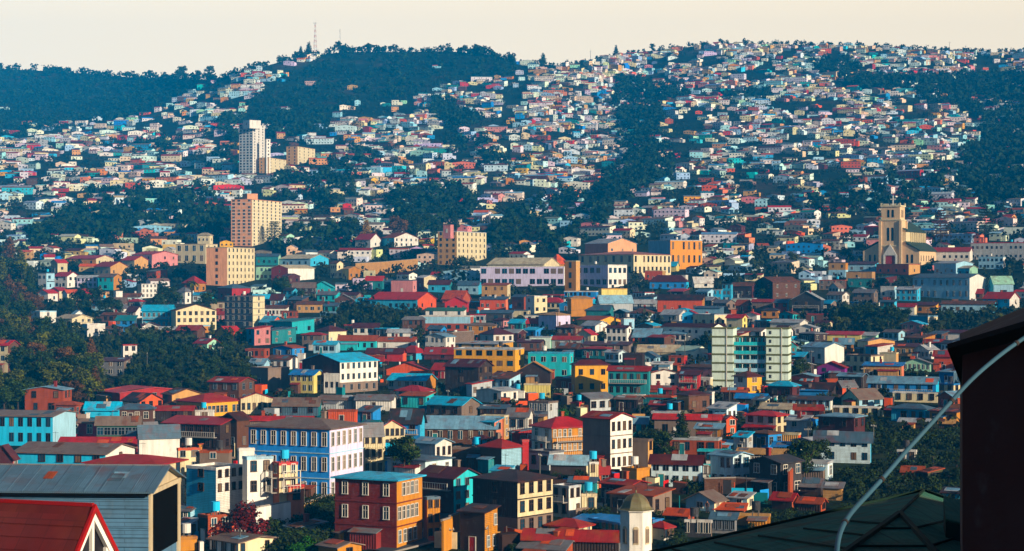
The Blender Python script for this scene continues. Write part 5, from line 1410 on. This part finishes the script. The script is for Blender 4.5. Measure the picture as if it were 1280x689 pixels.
long_wall('garden_wall', [(372, 645), (390, 638), (414, 630)], 1.4, surf('tan', 'plaster'), 'low ochre garden wall above the green hedge')
long_wall('retaining_wall', [(552, 692), (562, 686), (573, 679), (582, 672)], 4.0, surf('ochre', 'plaster'), 'stepped ochre retaining wall beside the sunken street right of the red brick building', stepped=True)
long_wall('retaining_wall', [(540, 434), (565, 435), (592, 433)], 5.2, surf('taupe', 'brickwork'), 'tall stone retaining wall under the white and orange brick building')
long_wall('retaining_wall', [(444, 344), (480, 342), (522, 338)], 6.0, surf('tan', 'brickwork'), 'long sunlit yellow stone wall terrace below the yellow autumn tree')
long_wall('retaining_wall', [(880, 618), (920, 617), (958, 620)], 2.4, surf('brown', 'brickwork'), 'dark earth retaining wall above the light blue cottage')
long_wall('cliff_wall', [(985, 624), (990, 618), (995, 612)], 4.2, surf('rust', 'plaster'), 'narrow orange clay bank below the hanging laundry')
def person(px, py, d):
    o = root('person', P3(px, py, d)); o['label'] = 'person in dark clothes standing on the low roof beside the light blue cottage'; o['category'] = 'person'
    bm = bpy.data.meshes.new('body')
    J = [(0, 0, .95), (0, 0, 1.2), (0, 0, 1.42), (0, -.01, 1.52), (0, -.02, 1.66), (0, -.02, 1.74),
         (-.1, 0, .9), (-.13, -.02, .5), (-.14, 0, .08), (-.15, -.14, .03), (.1, 0, .9), (.14, .02, .5), (.16, 0, .08), (.17, -.14, .03),
         (-.19, 0, 1.4), (-.27, .02, 1.12), (-.24, -.12, .9), (-.23, -.17, .82), (.19, 0, 1.4), (.27, .02, 1.12), (.25, -.1, .9), (.24, -.15, .82)]
    E = [(0, 1), (1, 2), (2, 3), (3, 4), (4, 5), (0, 6), (6, 7), (7, 8), (8, 9), (0, 10), (10, 11), (11, 12), (12, 13), (2, 14), (14, 15), (15, 16), (16, 17), (2, 18), (18, 19), (19, 20), (20, 21)]
    Rr = [.15, .15, .14, .06, .1, .07, .1, .07, .05, .045, .1, .07, .05, .045, .065, .048, .038, .04, .065, .048, .038, .04]
    bm.from_pydata(J, E, []); b = mo('body', bm, o); bm.materials.append(plain('skin', '8a5f48', .6))
    sk = b.modifiers.new('skin', 'SKIN')
    for i, r in enumerate(Rr): bm.skin_vertices[0].data[i].radius = (r, r * .85)
    bm.skin_vertices[0].data[0].use_root = True
    ss = b.modifiers.new('sub', 'SUBSURF'); ss.levels = 1; ss.render_levels = 1
    c = MB(); dk = plain('jacket', '1c1f2a', .9)
    c.hull([(.22*math.cos(a), .15*math.sin(a), .88) for a in [i*math.pi/5 for i in range(10)]], [(.2*math.cos(a), .14*math.sin(a), 1.45) for a in [i*math.pi/5 for i in range(10)]], dk); c.build('jacket', o)
    c = MB(); tr = plain('trousers', '23222a', .9)
    for s in (-1, 1): c.bar((s*.14, 0, .1), (s*.11, 0, .92), .085, tr, .115, 8)
    c.build('trousers', o)
    c = MB(); c.hull([(.1*math.cos(a), -.01+.11*math.sin(a), 1.68) for a in [i*math.pi/5 for i in range(10)]], [(.06*math.cos(a), -.01+.07*math.sin(a), 1.79) for a in [i*math.pi/5 for i in range(10)]], plain('hair', '14100e', .8)); c.build('hair', o)
cot = dist(895, 641)
person(884, 641, cot * .985)
for i, (px, py, w, col, lb) in enumerate(((930, 579, 8, 'white', 'white sheet hanging on the laundry line left of the blue cloth'), (941, 581, 6, 'cyan', 'bright blue cloth on the laundry line'), (953, 582, 6, 'coral', 'reddish cloth hanging at the end of the laundry line'), (962, 578, 7, 'pale_blue', 'pale cloth hanging apart beside the laundry line end'), (903, 465, 4, 'white', 'white laundry on a balcony of the mint apartment building'), (925, 452, 5, 'white', 'white washing hung on the middle balcony of the mint block'), (933, 453, 4, 'yellow', 'yellow washing hung on the middle balcony of the mint block'), (931, 458, 4, 'red', 'red washing hung below the yellow washing on the mint block'))[:4]):
    d = dist(px, 592) * .97; o = root('laundry', P3(px, py, d)); m = d / F; t = MB(); q = w * m
    pts = [(-q/2 + q*k/6, .06*math.sin(k*2.1), 0) for k in range(7)]
    for a, b in zip(pts, pts[1:]): t.hull([(a[0], a[1], -1.1), (b[0], b[1], -1.05), (b[0], b[1]+.02, -1.05), (a[0], a[1]+.02, -1.1)], [(a[0], a[1]*.4, 0), (b[0], b[1]*.4, 0), (b[0], b[1]*.4+.02, 0), (a[0], a[1]*.4+.02, 0)], surf(col, 'plaster'))
    t.build('cloth', o); t = MB(); t.bar((-q*.7, 0, .02), (q*.7, 0, .02), .015, WM, None, 3); t.build('line', o); tag(o, lb, 'laundry', 'laundry under the stilted rooftops')
# ------------------------------------------------------------------ far town, woods and undergrowth: masses nobody could count
FOREST = [
 [(-60, 60), (180, 92), (215, 96), (255, 98), (250, 112), (228, 122), (190, 140), (150, 152), (95, 160), (40, 170), (-60, 200)],
 [(400, 70), (470, 62), (560, 60), (640, 72), (650, 90), (610, 100), (560, 108), (520, 122), (470, 130), (440, 132), (420, 140), (395, 150), (350, 160), (300, 150), (310, 125), (330, 112), (345, 98), (380, 90)],
 [(330, 150), (400, 148), (420, 175), (340, 172)],
 [(775, 95), (800, 102), (865, 118), (850, 128), (820, 132), (830, 160), (845, 190), (850, 225), (800, 240), (768, 262), (750, 290), (720, 306), (690, 318), (612, 318), (608, 290), (650, 262), (690, 250), (745, 236), (778, 205), (772, 160), (765, 130)],
 [(1040, 92), (1150, 98), (1280, 90), (1340, 90), (1340, 235), (1290, 236), (1220, 252), (1190, 235), (1165, 215), (1200, 190), (1228, 168), (1232, 150), (1196, 140), (1130, 118), (1060, 110)],
 [(1020, 236), (1075, 222), (1120, 214), (1190, 235), (1280, 236), (1280, 252), (1180, 262), (1150, 276), (1120, 268), (1030, 262)],
 [(960, 252), (1040, 248), (1100, 262), (1060, 272), (985, 268)],
 [(345, 222), (430, 205), (440, 190), (468, 190), (470, 222), (450, 240), (410, 258), (352, 262)],
 [(485, 250), (560, 232), (600, 262), (575, 285), (545, 288), (530, 300), (480, 282)],
 [(110, 235), (170, 240), (215, 255), (205, 285), (165, 300), (100, 300), (40, 318), (30, 300), (60, 280), (112, 262)],
 [(200, 246), (250, 240), (288, 252), (288, 300), (240, 300), (215, 280)],
 [(165, 178), (205, 176), (215, 190), (176, 196)], [(280, 150), (296, 150), (296, 215), (255, 212), (262, 190)],
 [(330, 300), (430, 290), (440, 312), (340, 318)], [(540, 120), (600, 150), (580, 165), (540, 150)],
 [(560, 170), (612, 176), (600, 190), (552, 188)], [(900, 120), (960, 118), (950, 128), (905, 130)], [(600, 195), (660, 200), (650, 214), (600, 210)],
 [(1010, 80), (1060, 76), (1080, 90), (1030, 96)],
]
def in_forest(x, y): return any(inpoly(x, y, P) for P in FOREST)
cover = {}
for d in DONE:
    for gx in range(int(d['x0'] // 8), int(d['x1'] // 8) + 1): cover.setdefault(gx, []).append(d)
def covered(x, y, up=0, dn=2, mx=2):
    return any(d['x0'] - mx < x < d['x1'] + mx and d['yt'] + 3 - up < y < d['yb'] + dn + (9 if d['st'] and d['L'] else 0) for d in cover.get(int(x // 8), []))
rs = random.Random(5)
DKZ = [[(115, 425), (312, 430), (314, 500), (110, 500)], [(0, 330), (45, 340), (130, 420), (130, 515), (0, 515)], [(430, 385), (560, 390), (560, 430), (395, 425)], [(1030, 385), (1290, 385), (1290, 425), (1040, 428)], [(1040, 525), (1210, 520), (1210, 640), (1030, 630)], [(330, 625), (420, 610), (420, 690), (330, 690)], [(0, 590), (225, 590), (225, 690), (0, 690)], [(820, 640), (1280, 600), (1280, 690), (800, 690)]]
def in_dark(x, y): return any(inpoly(x, y, Q) for Q in DKZ)
WALLP = ['white'] * 28 + ['cream'] * 12 + ['light_grey'] * 8 + ['pale_blue'] * 8 + ['ice'] * 8 + ['tan'] * 2 + ['tan', 'tan', 'beige', 'beige', 'coral', 'pink', 'pink', 'sky_blue', 'turquoise', 'azure', 'yellow', 'ochre', 'orange', 'red', 'crimson', 'teal', 'mint', 'lavender', 'taupe', 'brown', 'rust', 'slate', 'maroon']
ROOFP = ['rust'] * 3 + ['dusty_red'] * 6 + ['grey'] * 5 + ['slate'] * 4 + ['steel'] * 3 + ['light_grey'] * 4 + ['taupe'] * 4 + ['brown'] * 4 + ['red'] * 2 + ['cyan', 'azure', 'pale_blue', 'maroon', 'maroon', 'beige', 'orange', 'teal']
def town(name, label, ymin, ymax):
    P = []; Col = []
    def quad(a, b, c, d, col): P.extend((a, b, c, d)); Col.append(col)
    n = 0
    y = ymax
    while y > ymin:
        d0 = float(np.interp(y, PY, PD)); wpx = 9.5 * F / d0
        x = -30 + rs.random() * wpx
        while x < 1310:
            yy = y + rs.uniform(-2.4, 2.4) + 3 * math.sin(x / 60.0 + y * .3); step = wpx * rs.uniform(.72, 1.25)
            x += step
            if yy < sky(x) + 1.5: continue
            dens = .95
            if in_forest(x, yy): dens = .05 if (yy < 155 and x < 660) else .45 if (735 < x < 835) or x > 1210 else .6
            dn = mnoise.noise(Vector((x / 42.0, yy / 22.0, 7.7)))
            if dn < -.2: dens *= .25
            if x < 420 and yy < 150: dens *= .8 if x > 205 else .12
            if yy < 105 and 420 < x < 660: dens *= .3
            if 400 < x < 520 and yy < 150: dens *= .25
            if yy > 330: dens *= .8
            if yy > 332 and in_dark(x, yy): dens = .04
            if rs.random() > dens or covered(x, yy - 3, 2, 4, 3): continue
            p = at(x, yy); m = p.y / F
            W = rs.uniform(6, 13.5); D_ = rs.uniform(5, 8.5); H = rs.choice((2.3, 2.5, 2.8, 2.8, 4.2, 4.8)); 
            if yy > 300: W *= .85
            if rs.random() < .05: W *= 2; H = 5
            th = -rs.choice((.1, .25, .3, .5, .7, -.15)) - math.atan((x - CX) / F) + rs.uniform(-.15, .15)
            c, s = math.cos(th), math.sin(th)
            wc = lin(rs.choice(WALLP)); wc = [min(.88, v * rs.uniform(.85, 1.2)) for v in wc]; rc = [v * rs.uniform(.8, 1.15) for v in lin(rs.choice(ROOFP))]
            def T(a, b, z): return (p.x + a*c - b*s, p.y + a*s + b*c, p.z + z)
            a, b = W/2, D_/2; zb = -3.5
            for (q, r_) in (((-a, -b), (a, -b)), ((a, -b), (a, b)), ((a, b), (-a, b)), ((-a, b), (-a, -b))): quad(T(*q, zb), T(*r_, zb), T(*r_, H), T(*q, H), wc)
            k = rs.random(); o_ = .35
            if k < .55:
                rid = rs.uniform(.7, 1.6)
                if rs.random() < .5:
                    quad(T(-a-o_, -b-o_, H-.1), T(a+o_, -b-o_, H-.1), T(a+o_, 0, H+rid), T(-a-o_, 0, H+rid), rc); quad(T(-a-o_, 0, H+rid), T(a+o_, 0, H+rid), T(a+o_, b+o_, H-.1), T(-a-o_, b+o_, H-.1), rc)
                    for sg in (-1, 1): quad(T(sg*a, -b, H), T(sg*a, b, H), T(sg*a, .01, H+rid-.05), T(sg*a, -.01, H+rid-.05), wc)
                else:
                    quad(T(-a-o_, -b-o_, H-.1), T(0, -b-o_, H+rid), T(0, b+o_, H+rid), T(-a-o_, b+o_, H-.1), rc); quad(T(0, -b-o_, H+rid), T(a+o_, -b-o_, H-.1), T(a+o_, b+o_, H-.1), T(0, b+o_, H+rid), rc)
                    for sg in (-1, 1): quad(T(-a, sg*b, H), T(a, sg*b, H), T(.01, sg*b, H+rid-.05), T(-.01, sg*b, H+rid-.05), wc)
            elif k < .85:
                rid = rs.uniform(.5, 1.5); quad(T(-a-o_, -b-o_, H), T(a+o_, -b-o_, H), T(a+o_, b+o_, H+rid), T(-a-o_, b+o_, H+rid), rc)
                quad(T(-a-o_, -b-o_, H-.2), T(a+o_, -b-o_, H-.2), T(a+o_, -b-o_, H), T(-a-o_, -b-o_, H), rc)
                quad(T(a, -b, H), T(a, b, H), T(a, b, H+rid), T(a, -b, H+.02), wc)
            else:
                quad(T(-a, -b, H-.1), T(a, -b, H-.1), T(a, b, H-.1), T(-a, b, H-.1), rc)
                for (q, r_) in (((-a, -b), (a, -b)), ((a, -b), (a, b))): quad(T(*q, H), T(*r_, H), T(*r_, H+.35), T(*q, H+.35), wc)
            st_ = 2 if H > 4 else 1; dk = [.02, .03, .045] if rs.random() < .7 else [.12, .09, .07]
            nw = max(2, int(W / 2.6)); nd = max(1, int(D_ / 3))
            for q in range(st_):
                z = H - 1.0 - q * 2.7
                for i in range(nw):
                    if rs.random() < .2: continue
                    xx = -a + W * (i + .5) / nw; quad(T(xx-.5, -b-.07, z-1.1), T(xx+.5, -b-.07, z-1.1), T(xx+.5, -b-.07, z), T(xx-.5, -b-.07, z), dk)
                for i in range(nd):
                    if rs.random() < .3: continue
                    xx = -b + D_ * (i + .5) / nd; quad(T(a+.07, xx-.45, z-1.1), T(a+.07, xx+.45, z-1.1), T(a+.07, xx+.45, z), T(a+.07, xx-.45, z), dk)
            if rs.random() < .35:      # lean-to annex
                a2 = a + rs.uniform(2, 4); H2 = H * .55 + .4
                quad(T(a, -b+.5, zb), T(a2, -b+.5, zb), T(a2, -b+.5, H2), T(a, -b+.5, H2), wc); quad(T(a2, -b+.5, zb), T(a2, b, zb), T(a2, b, H2), T(a2, -b+.5, H2), wc); quad(T(a, -b, H2+.4), T(a2+.2, -b, H2), T(a2+.2, b, H2), T(a, b, H2+.4), rc)
            n += 1
        y -= max(2.7, 4.3 * F / d0 * .62)
    m, nt, b = nmat(name + '_paint'); N = nt.nodes; L = nt.links
    at_ = N.new('ShaderNodeAttribute'); at_.attribute_name = 'paint'; tc = N.new('ShaderNodeTexCoord'); nz = N.new('ShaderNodeTexNoise'); nz.inputs['Scale'].default_value = .6; nz.inputs['Detail'].default_value = 5; L.new(tc.outputs['Object'], nz.inputs['Vector'])
    mr = N.new('ShaderNodeMapRange'); mr.inputs['From Min'].default_value = .3; mr.inputs['From Max'].default_value = .7; mr.inputs['To Min'].default_value = .7; mr.inputs['To Max'].default_value = 1.1; L.new(nz.outputs['Fac'], mr.inputs['Value'])
    mx = N.new('ShaderNodeVectorMath'); mx.operation = 'SCALE'; L.new(at_.outputs['Color'], mx.inputs[0]); L.new(mr.outputs['Result'], mx.inputs['Scale']); L.new(mx.outputs[0], b.inputs['Base Color'])
    b.inputs['Roughness'].default_value = .8; b.inputs['Specular IOR Level'].default_value = .25
    me = quads_mesh(name, np.array(P), [m])
    ca = me.color_attributes.new('paint', 'FLOAT_COLOR', 'CORNER'); cc = np.repeat(np.array([(*c, 1.0) for c in Col], dtype=np.float32), 4, axis=0); ca.data.foreach_set('color', cc.ravel())
    tag(mo(name, me), label, None, None, 'stuff'); print(name, n)
town('hillside_town', 'dense mass of small painted houses climbing the far hillsides', 50, 336)
town('infill_housing', 'small roofs and walls crowded between the larger houses of the town', 338, 500)
def clutter():
    P = []; Col = []
    PAL = [lin(c) for c in ('rust', 'brown', 'taupe', 'white', 'light_grey', 'azure', 'cyan', 'red', 'tan', 'orange', 'charcoal', 'cream', 'teal', 'dark_brown', 'dark_brown', 'rust')]
    for _ in range(5200):
        y = rs.uniform(372, 689); x = rs.uniform(-20, 1300)
        if in_dark(x, y) or covered(x, y, 0, 2, 0): continue
        p = at(x, y); a = rs.uniform(0, 3.1); c, s = math.cos(a), math.sin(a); col = rs.choice(PAL)
        k = rs.random()
        if k < .45: w, d_, h = rs.uniform(.3, 1.4), rs.uniform(.3, 1.1), rs.uniform(.3, 1.3)
        elif k < .75: w, d_, h = rs.uniform(1.2, 4.5), .06, rs.uniform(.9, 1.9)          # fence and sheet pieces
        elif k < .9: w, d_, h = rs.uniform(1.4, 3.4), rs.uniform(1.2, 2.6), rs.uniform(1.6, 2.3)
        else: w, d_, h = .1, .1, rs.uniform(2, 3.5)
        q = [(-w/2, -d_/2), (w/2, -d_/2), (w/2, d_/2), (-w/2, d_/2)]; q = [(p.x + u*c - v*s, p.y + u*s + v*c) for u, v in q]; t = rs.uniform(0, .25) if w > 1 and d_ > .5 else 0
        zs = [p.z + h, p.z + h, p.z + h + t, p.z + h + t]
        for i in range(4):
            j = (i + 1) % 4; P.extend(((*q[i], p.z - .8), (*q[j], p.z - .8), (*q[j], zs[j]), (*q[i], zs[i]))); Col.append(col)
        P.extend([(*q[i], zs[i]) for i in range(4)]); Col.append([v * .8 for v in (rs.choice(PAL) if k > .75 else col)])
    me = quads_mesh('yard_clutter', np.array(P), [bpy.data.materials['hillside_town_paint']])
    ca = me.color_attributes.new('paint', 'FLOAT_COLOR', 'CORNER'); ca.data.foreach_set('color', np.repeat(np.array([(*c, 1.0) for c in Col], dtype=np.float32), 4, axis=0).ravel())
    tag(mo('yard_clutter', me), 'sheds, fences, boards and rusty sheets cluttering the yards of the lower town', None, None, 'stuff')
clutter()
def scatter(name, label, items, mat, n_leaf, leaf):
    out = []
    for (p, w, h) in items:
        cent = [(p.x + rs.uniform(-.3, .3)*w, p.y + rs.uniform(-.3, .3)*w, p.z + h * rs.uniform(.35, .75)) for _ in range(3)] + [(p.x, p.y, p.z + h*.3)]
        rad = [(w*.36, w*.36, h*.3)] * 3 + [(w*.45, w*.45, h*.34)]
        out.append(leaf_cloud(cent, rad, n_leaf, leaf * w, .6))
    me = quads_mesh(name, np.concatenate(out), [mat]); tag(mo(name, me), label, None, None, 'stuff')
it = []
for P in FOREST:
    xs = [p[0] for p in P]; ys = [p[1] for p in P]; area = (max(xs)-min(xs))*(max(ys)-min(ys))
    for _ in range(int(area / 11)):
        x, y = rs.uniform(min(xs), max(xs)), rs.uniform(min(ys), max(ys))
        if x < -40 or x > 1320 or y < sky(x) + .5 or not inpoly(x, y, P) or covered(x, y, 0, 3): continue
        if y > 165 and not (745 < x < 825 or x > 1210) and rs.random() < .8: continue
        if y > 120 and x > 660 and rs.random() < .45: continue
        if P is FOREST[1] and rs.random() < .6: continue
        s = rs.uniform(.6, 1.4)
        if P is FOREST[0] or P is FOREST[1]: s *= rs.choice((.35, .45, .6, .9))
        it.append((at(x, y), 9 * s, 8.5 * s))
rs.shuffle(it)
for _ in range(420):
    x = rs.uniform(-30, 1310); s = rs.uniform(.4, 1.1) * (1.25 if x < 660 else .8); it.insert(0, (at(x, sky(x) + rs.uniform(.3, 1.6)), 8 * s, 9 * s))
print('forest', len(it))
scatter('far_woods', 'dark woods filling the ravines and slopes of the far hills', it[:7500], foliage_mat('leaf_far', '0c1a12', '24381c'), 44, .13)
it = []
for _ in range(7500):
    y = rs.uniform(60, 440); x = rs.uniform(-30, 1310)
    if y < sky(x) or covered(x, y, 0, 3, 1): continue
    s = rs.uniform(.6, 1.5); it.append((at(x, y), 4.6 * s, 4.2 * s))
for _ in range(3600):
    y = rs.uniform(400, 560); x = rs.uniform(-30, 1310)
    if covered(x, y, 0, 3, 1): continue
    s = rs.uniform(.5, 1.3); it.append((at(x, y), 2.6 * s, 1.9 * s))
for P, n_ in (([(115, 425), (312, 430), (314, 500), (110, 500)], 700), ([(0, 330), (45, 340), (130, 420), (130, 515), (0, 515)], 500), ([(430, 385), (560, 390), (560, 430), (395, 425)], 400), ([(1030, 385), (1290, 385), (1290, 425), (1040, 428)], 500), ([(1000, 540), (1210, 520), (1210, 640), (960, 630)], 260), ([(330, 625), (420, 610), (420, 690), (330, 690)], 300), ([(800, 540), (870, 540), (870, 620), (800, 600)], 300)):
    xs = [p[0] for p in P]; ys = [p[1] for p in P]
    for _ in range(n_):
        x, y = rs.uniform(min(xs), max(xs)), rs.uniform(min(ys), max(ys))
        if inpoly(x, y, P) and not covered(x, y, 0, 3, 1): s = rs.uniform(.7, 1.5); it.append((at(x, y), 3.4 * s, 2.8 * s))
for _ in range(900):                                   # scrub on the unseen hill shoulder that shades from the right
    x = rs.uniform(1290, 1900); y = rs.uniform(500, 680); p = at(x, y); p.z += shoulder(x, p.y); s = rs.uniform(.8, 1.6); it.append((p, 5*s, 4*s))
near = [i for i in it if i[0].y < 390]; it = [i for i in it if i[0].y >= 390]
for _ in range(1500):
    y = rs.uniform(545, 689); x = rs.uniform(-30, 1310)
    if covered(x, y, 0, 3, 1): continue
    s = rs.uniform(.5, 1.2); near.append((at(x, y), 1.9 * s, 1.3 * s))
near = [(p, min(w, 3.2), min(h, 2.0)) for p, w, h in near]
scatter('near_undergrowth', 'leafy hedges and scrub filling the gardens of the lower town', near, foliage_mat('leaf_garden', '0f160b', '2c3a18'), 170, .05)
print('bush', len(it), len(near))
scatter('undergrowth', 'dark bushes and scrub growing between the houses', it, foliage_mat('leaf_scrub', '10170d', '2f3619'), 34, .12)
# ------------------------------------------------------------------ labels
def key(s): return ' '.join(w.lower() for w in re.findall(r"[A-Za-z][A-Za-z'-]*", s))
used = set()
for o in S.objects:
    if o.parent is None and o.get('label'): used.add(key(o['label']))
for d in DONE:
    if d['L']: used.add(key(d['L']))
anch = [(d['ref'], d['xm'], d['ym'], d['o'].name) for d in DONE if d['ref']] + [(n, x, y, '') for n, x, y in ANCH] + [('the slate-roofed timber building', 110, 640, ''), ('the dark house wall', 1230, 540, ''), ('the green hipped roof', 1090, 660, '')]
RN = dict(gu='gable roof', gv='gable roof', hip='hip roof', shed='lean-to roof', flat='flat roof')
def relphr(x, y, ax, ay):
    dx, dy = x - ax, y - ay
    r = math.hypot(dx, dy); near = 'just ' if r < 45 else '' if r < 110 else 'well '
    if abs(dx) > 2.2 * abs(dy): return near + ('right of' if dx > 0 else 'left of')
    if abs(dy) > 2.2 * abs(dx): return near + ('below' if dy > 0 else 'above')
    return near + ('below' if dy > 0 else 'above') + ' and ' + ('right of' if dx > 0 else 'left of')
def nwords(s): return len(re.findall(r"[A-Za-z0-9'-]+", s))
def find(descs, x, y, own):
    c = sorted((a for a in anch if a[3] != own), key=lambda a: math.hypot(x-a[1], y-a[2]))[:9]
    for de in descs:
        for a in c[:3]:
            l = f'{de} {relphr(x, y, a[1], a[2])} {a[0]}'
            if nwords(l) <= 16 and key(l) not in used: used.add(key(l)); return l
    for a in c:
        for de in descs:
            l = f'{de} {relphr(x, y, a[1], a[2])} {a[0]}'
            if nwords(l) <= 16 and key(l) not in used: used.add(key(l)); return l
    for a in c[:4]:
        for b in c[:5]:
            if a is b: continue
            for de in descs[::-1]:
                l = f'{de} between {a[0]} and {b[0]}'
                if nwords(l) <= 16 and key(l) not in used: used.add(key(l)); return l
    return descs[-1] + ' ' + relphr(x, y, c[0][1], c[0][2]) + ' ' + c[0][0]
for d in DONE:
    o = d['o']; noun = {'house': 'house'}.get(d['kind'], d['kind'].replace('_', ' '))
    if not d['L']:
        wl = cname(d['wl']); wr = cname(d['wr']); cw = wl if wl == wr or d['size'] < 180 else f'{wl} and {wr}'
        st_ = WORDS.get(d['fl'], '')
        rf = f"with {cname(d['rf'])} {RN[d['typ']]}" if d['kind'] not in ('garden_wall', 'fence') else ''
        sz = 'small ' if d['size'] < 350 else 'large ' if d['size'] > 2400 else ''
        D1 = f'{sz}{cw} {st_} {noun} {rf}'.replace('  ', ' ').strip(); D2 = f'{cw} {noun} {rf}'.strip(); D3 = f'{sz}{wl} {noun} {rf}'.strip(); D4 = f'{cw} {st_} {noun}'.strip()
        d['L'] = find([D2, D3, D1, D4], d['xm'], d['ym'], o.name)
    o['label'] = d['L']; o['category'] = d.get('cat') or ({'garden_wall': 'wall', 'fence': 'fence'}.get(d['kind']) or ('shed' if 'sh' in d['kind'][:4] else d['kind'].split('_')[-1]))
for t in TREES + PL:
    if t['L'] and t['g']: t['o']['label'] = t['L']; continue
    if t['L']: t['o']['label'] = t['L']; continue
    sz = 'tall ' if t['big'] > 30 else 'small ' if t['big'] < 15 else ''
    t['o']['label'] = find([t['desc'], sz + t['desc'], 'leafy ' + t['desc'], 'dusty ' + t['desc'] if 0 else 'upright ' + t['desc']], t['xm'], t['ym'], '')
print('buildings', len(DONE), 'windows', NWIN[0], 'trees', len(TREES), 'objects', len(S.objects))
# ------------------------------------------------------------------ air
hz = MB(); hm = bpy.data.materials.new('haze_air'); hm.use_nodes = True; nt = hm.node_tree; nt.nodes.clear()
out = nt.nodes.new('ShaderNodeOutputMaterial'); pv = nt.nodes.new('ShaderNodeVolumePrincipled'); nt.links.new(pv.outputs[0], out.inputs['Volume'])
pv.inputs['Density'].default_value = HAZE_D; pv.inputs['Color'].default_value = (*HAZE_C, 1); pv.inputs['Anisotropy'].default_value = HAZE_G
hz.box(-5200, 6800, -420, 4400, -90, 640, hm)
tag(hz.build('haze'), 'thin blue air between the camera and the far hills', None, None, 'stuff')
# ------------------------------------------------------------------ sky, sun, camera
W_ = bpy.data.worlds.new('World'); S.world = W_; W_.use_nodes = True; nt = W_.node_tree; N = nt.nodes; L = nt.links
bg = N['Background']; sk = N.new('ShaderNodeTexSky'); sk.sky_type = 'NISHITA'; sk.sun_disc = False; sk.sun_elevation = SUN_EL; sk.sun_rotation = SUN_AZ; sk.air_density = 0.6; sk.dust_density = 0.3; sk.ozone_density = 1.6
tc = N.new('ShaderNodeTexCoord'); sp = N.new('ShaderNodeSeparateXYZ'); L.new(tc.outputs['Generated'], sp.inputs[0])
mr = N.new('ShaderNodeMapRange'); mr.interpolation_type = 'SMOOTHSTEP'; mr.inputs['From Min'].default_value = .19; mr.inputs['From Max'].default_value = .3; mr.inputs['To Min'].default_value = 1; mr.inputs['To Max'].default_value = 0; L.new(sp.outputs['Z'], mr.inputs['Value'])
my = N.new('ShaderNodeMapRange'); my.interpolation_type = 'SMOOTHSTEP'; my.inputs['From Min'].default_value = .3; my.inputs['From Max'].default_value = .75; L.new(sp.outputs['Y'], my.inputs['Value'])
mm = N.new('ShaderNodeMath'); mm.operation = 'MULTIPLY'; L.new(mr.outputs['Result'], mm.inputs[0]); L.new(my.outputs['Result'], mm.inputs[1])
mx = N.new('ShaderNodeMix'); mx.data_type = 'RGBA'; L.new(mm.outputs[0], mx.inputs['Factor']); L.new(sk.outputs['Color'], mx.inputs['A']); mx.inputs['B'].default_value = (*SKY_CREAM, 1)
L.new(mx.outputs['Result'], bg.inputs['Color']); bg.inputs['Strength'].default_value = SKY_S
sl = bpy.data.lights.new('sun', 'SUN'); sl.energy = SUN_E; sl.angle = R(.53); sl.color = (1.0, .83, .60)
so = bpy.data.objects.new('sun', sl); C.objects.link(so)
sd = Vector((math.cos(SUN_EL)*math.sin(SUN_AZ), math.cos(SUN_EL)*math.cos(SUN_AZ), math.sin(SUN_EL)))
so.rotation_euler = (-sd).to_track_quat('-Z', 'Y').to_euler()
cam = bpy.data.cameras.new('camera'); co = bpy.data.objects.new('camera', cam); C.objects.link(co); co.location = (0, 0, CZ); co.rotation_euler = (R(90), 0, 0)
cam.sensor_width = 36; cam.lens = 36 * F / 1280; cam.clip_start = .5; cam.clip_end = 12000
S.camera = co
S.view_settings.view_transform = 'Standard'; S.view_settings.look = 'None'; S.view_settings.gamma = 1; S.view_settings.exposure = EXPO; S.view_settings.use_curve_mapping = False
S.render.engine = 'CYCLES'; S.cycles.use_denoising = True; S.cycles.max_bounces = 5; S.cycles.diffuse_bounces = 2; S.cycles.glossy_bounces = 2; S.cycles.volume_bounces = 0; S.cycles.transparent_max_bounces = 6
S.cycles.use_adaptive_sampling = True; S.cycles.adaptive_threshold = .02
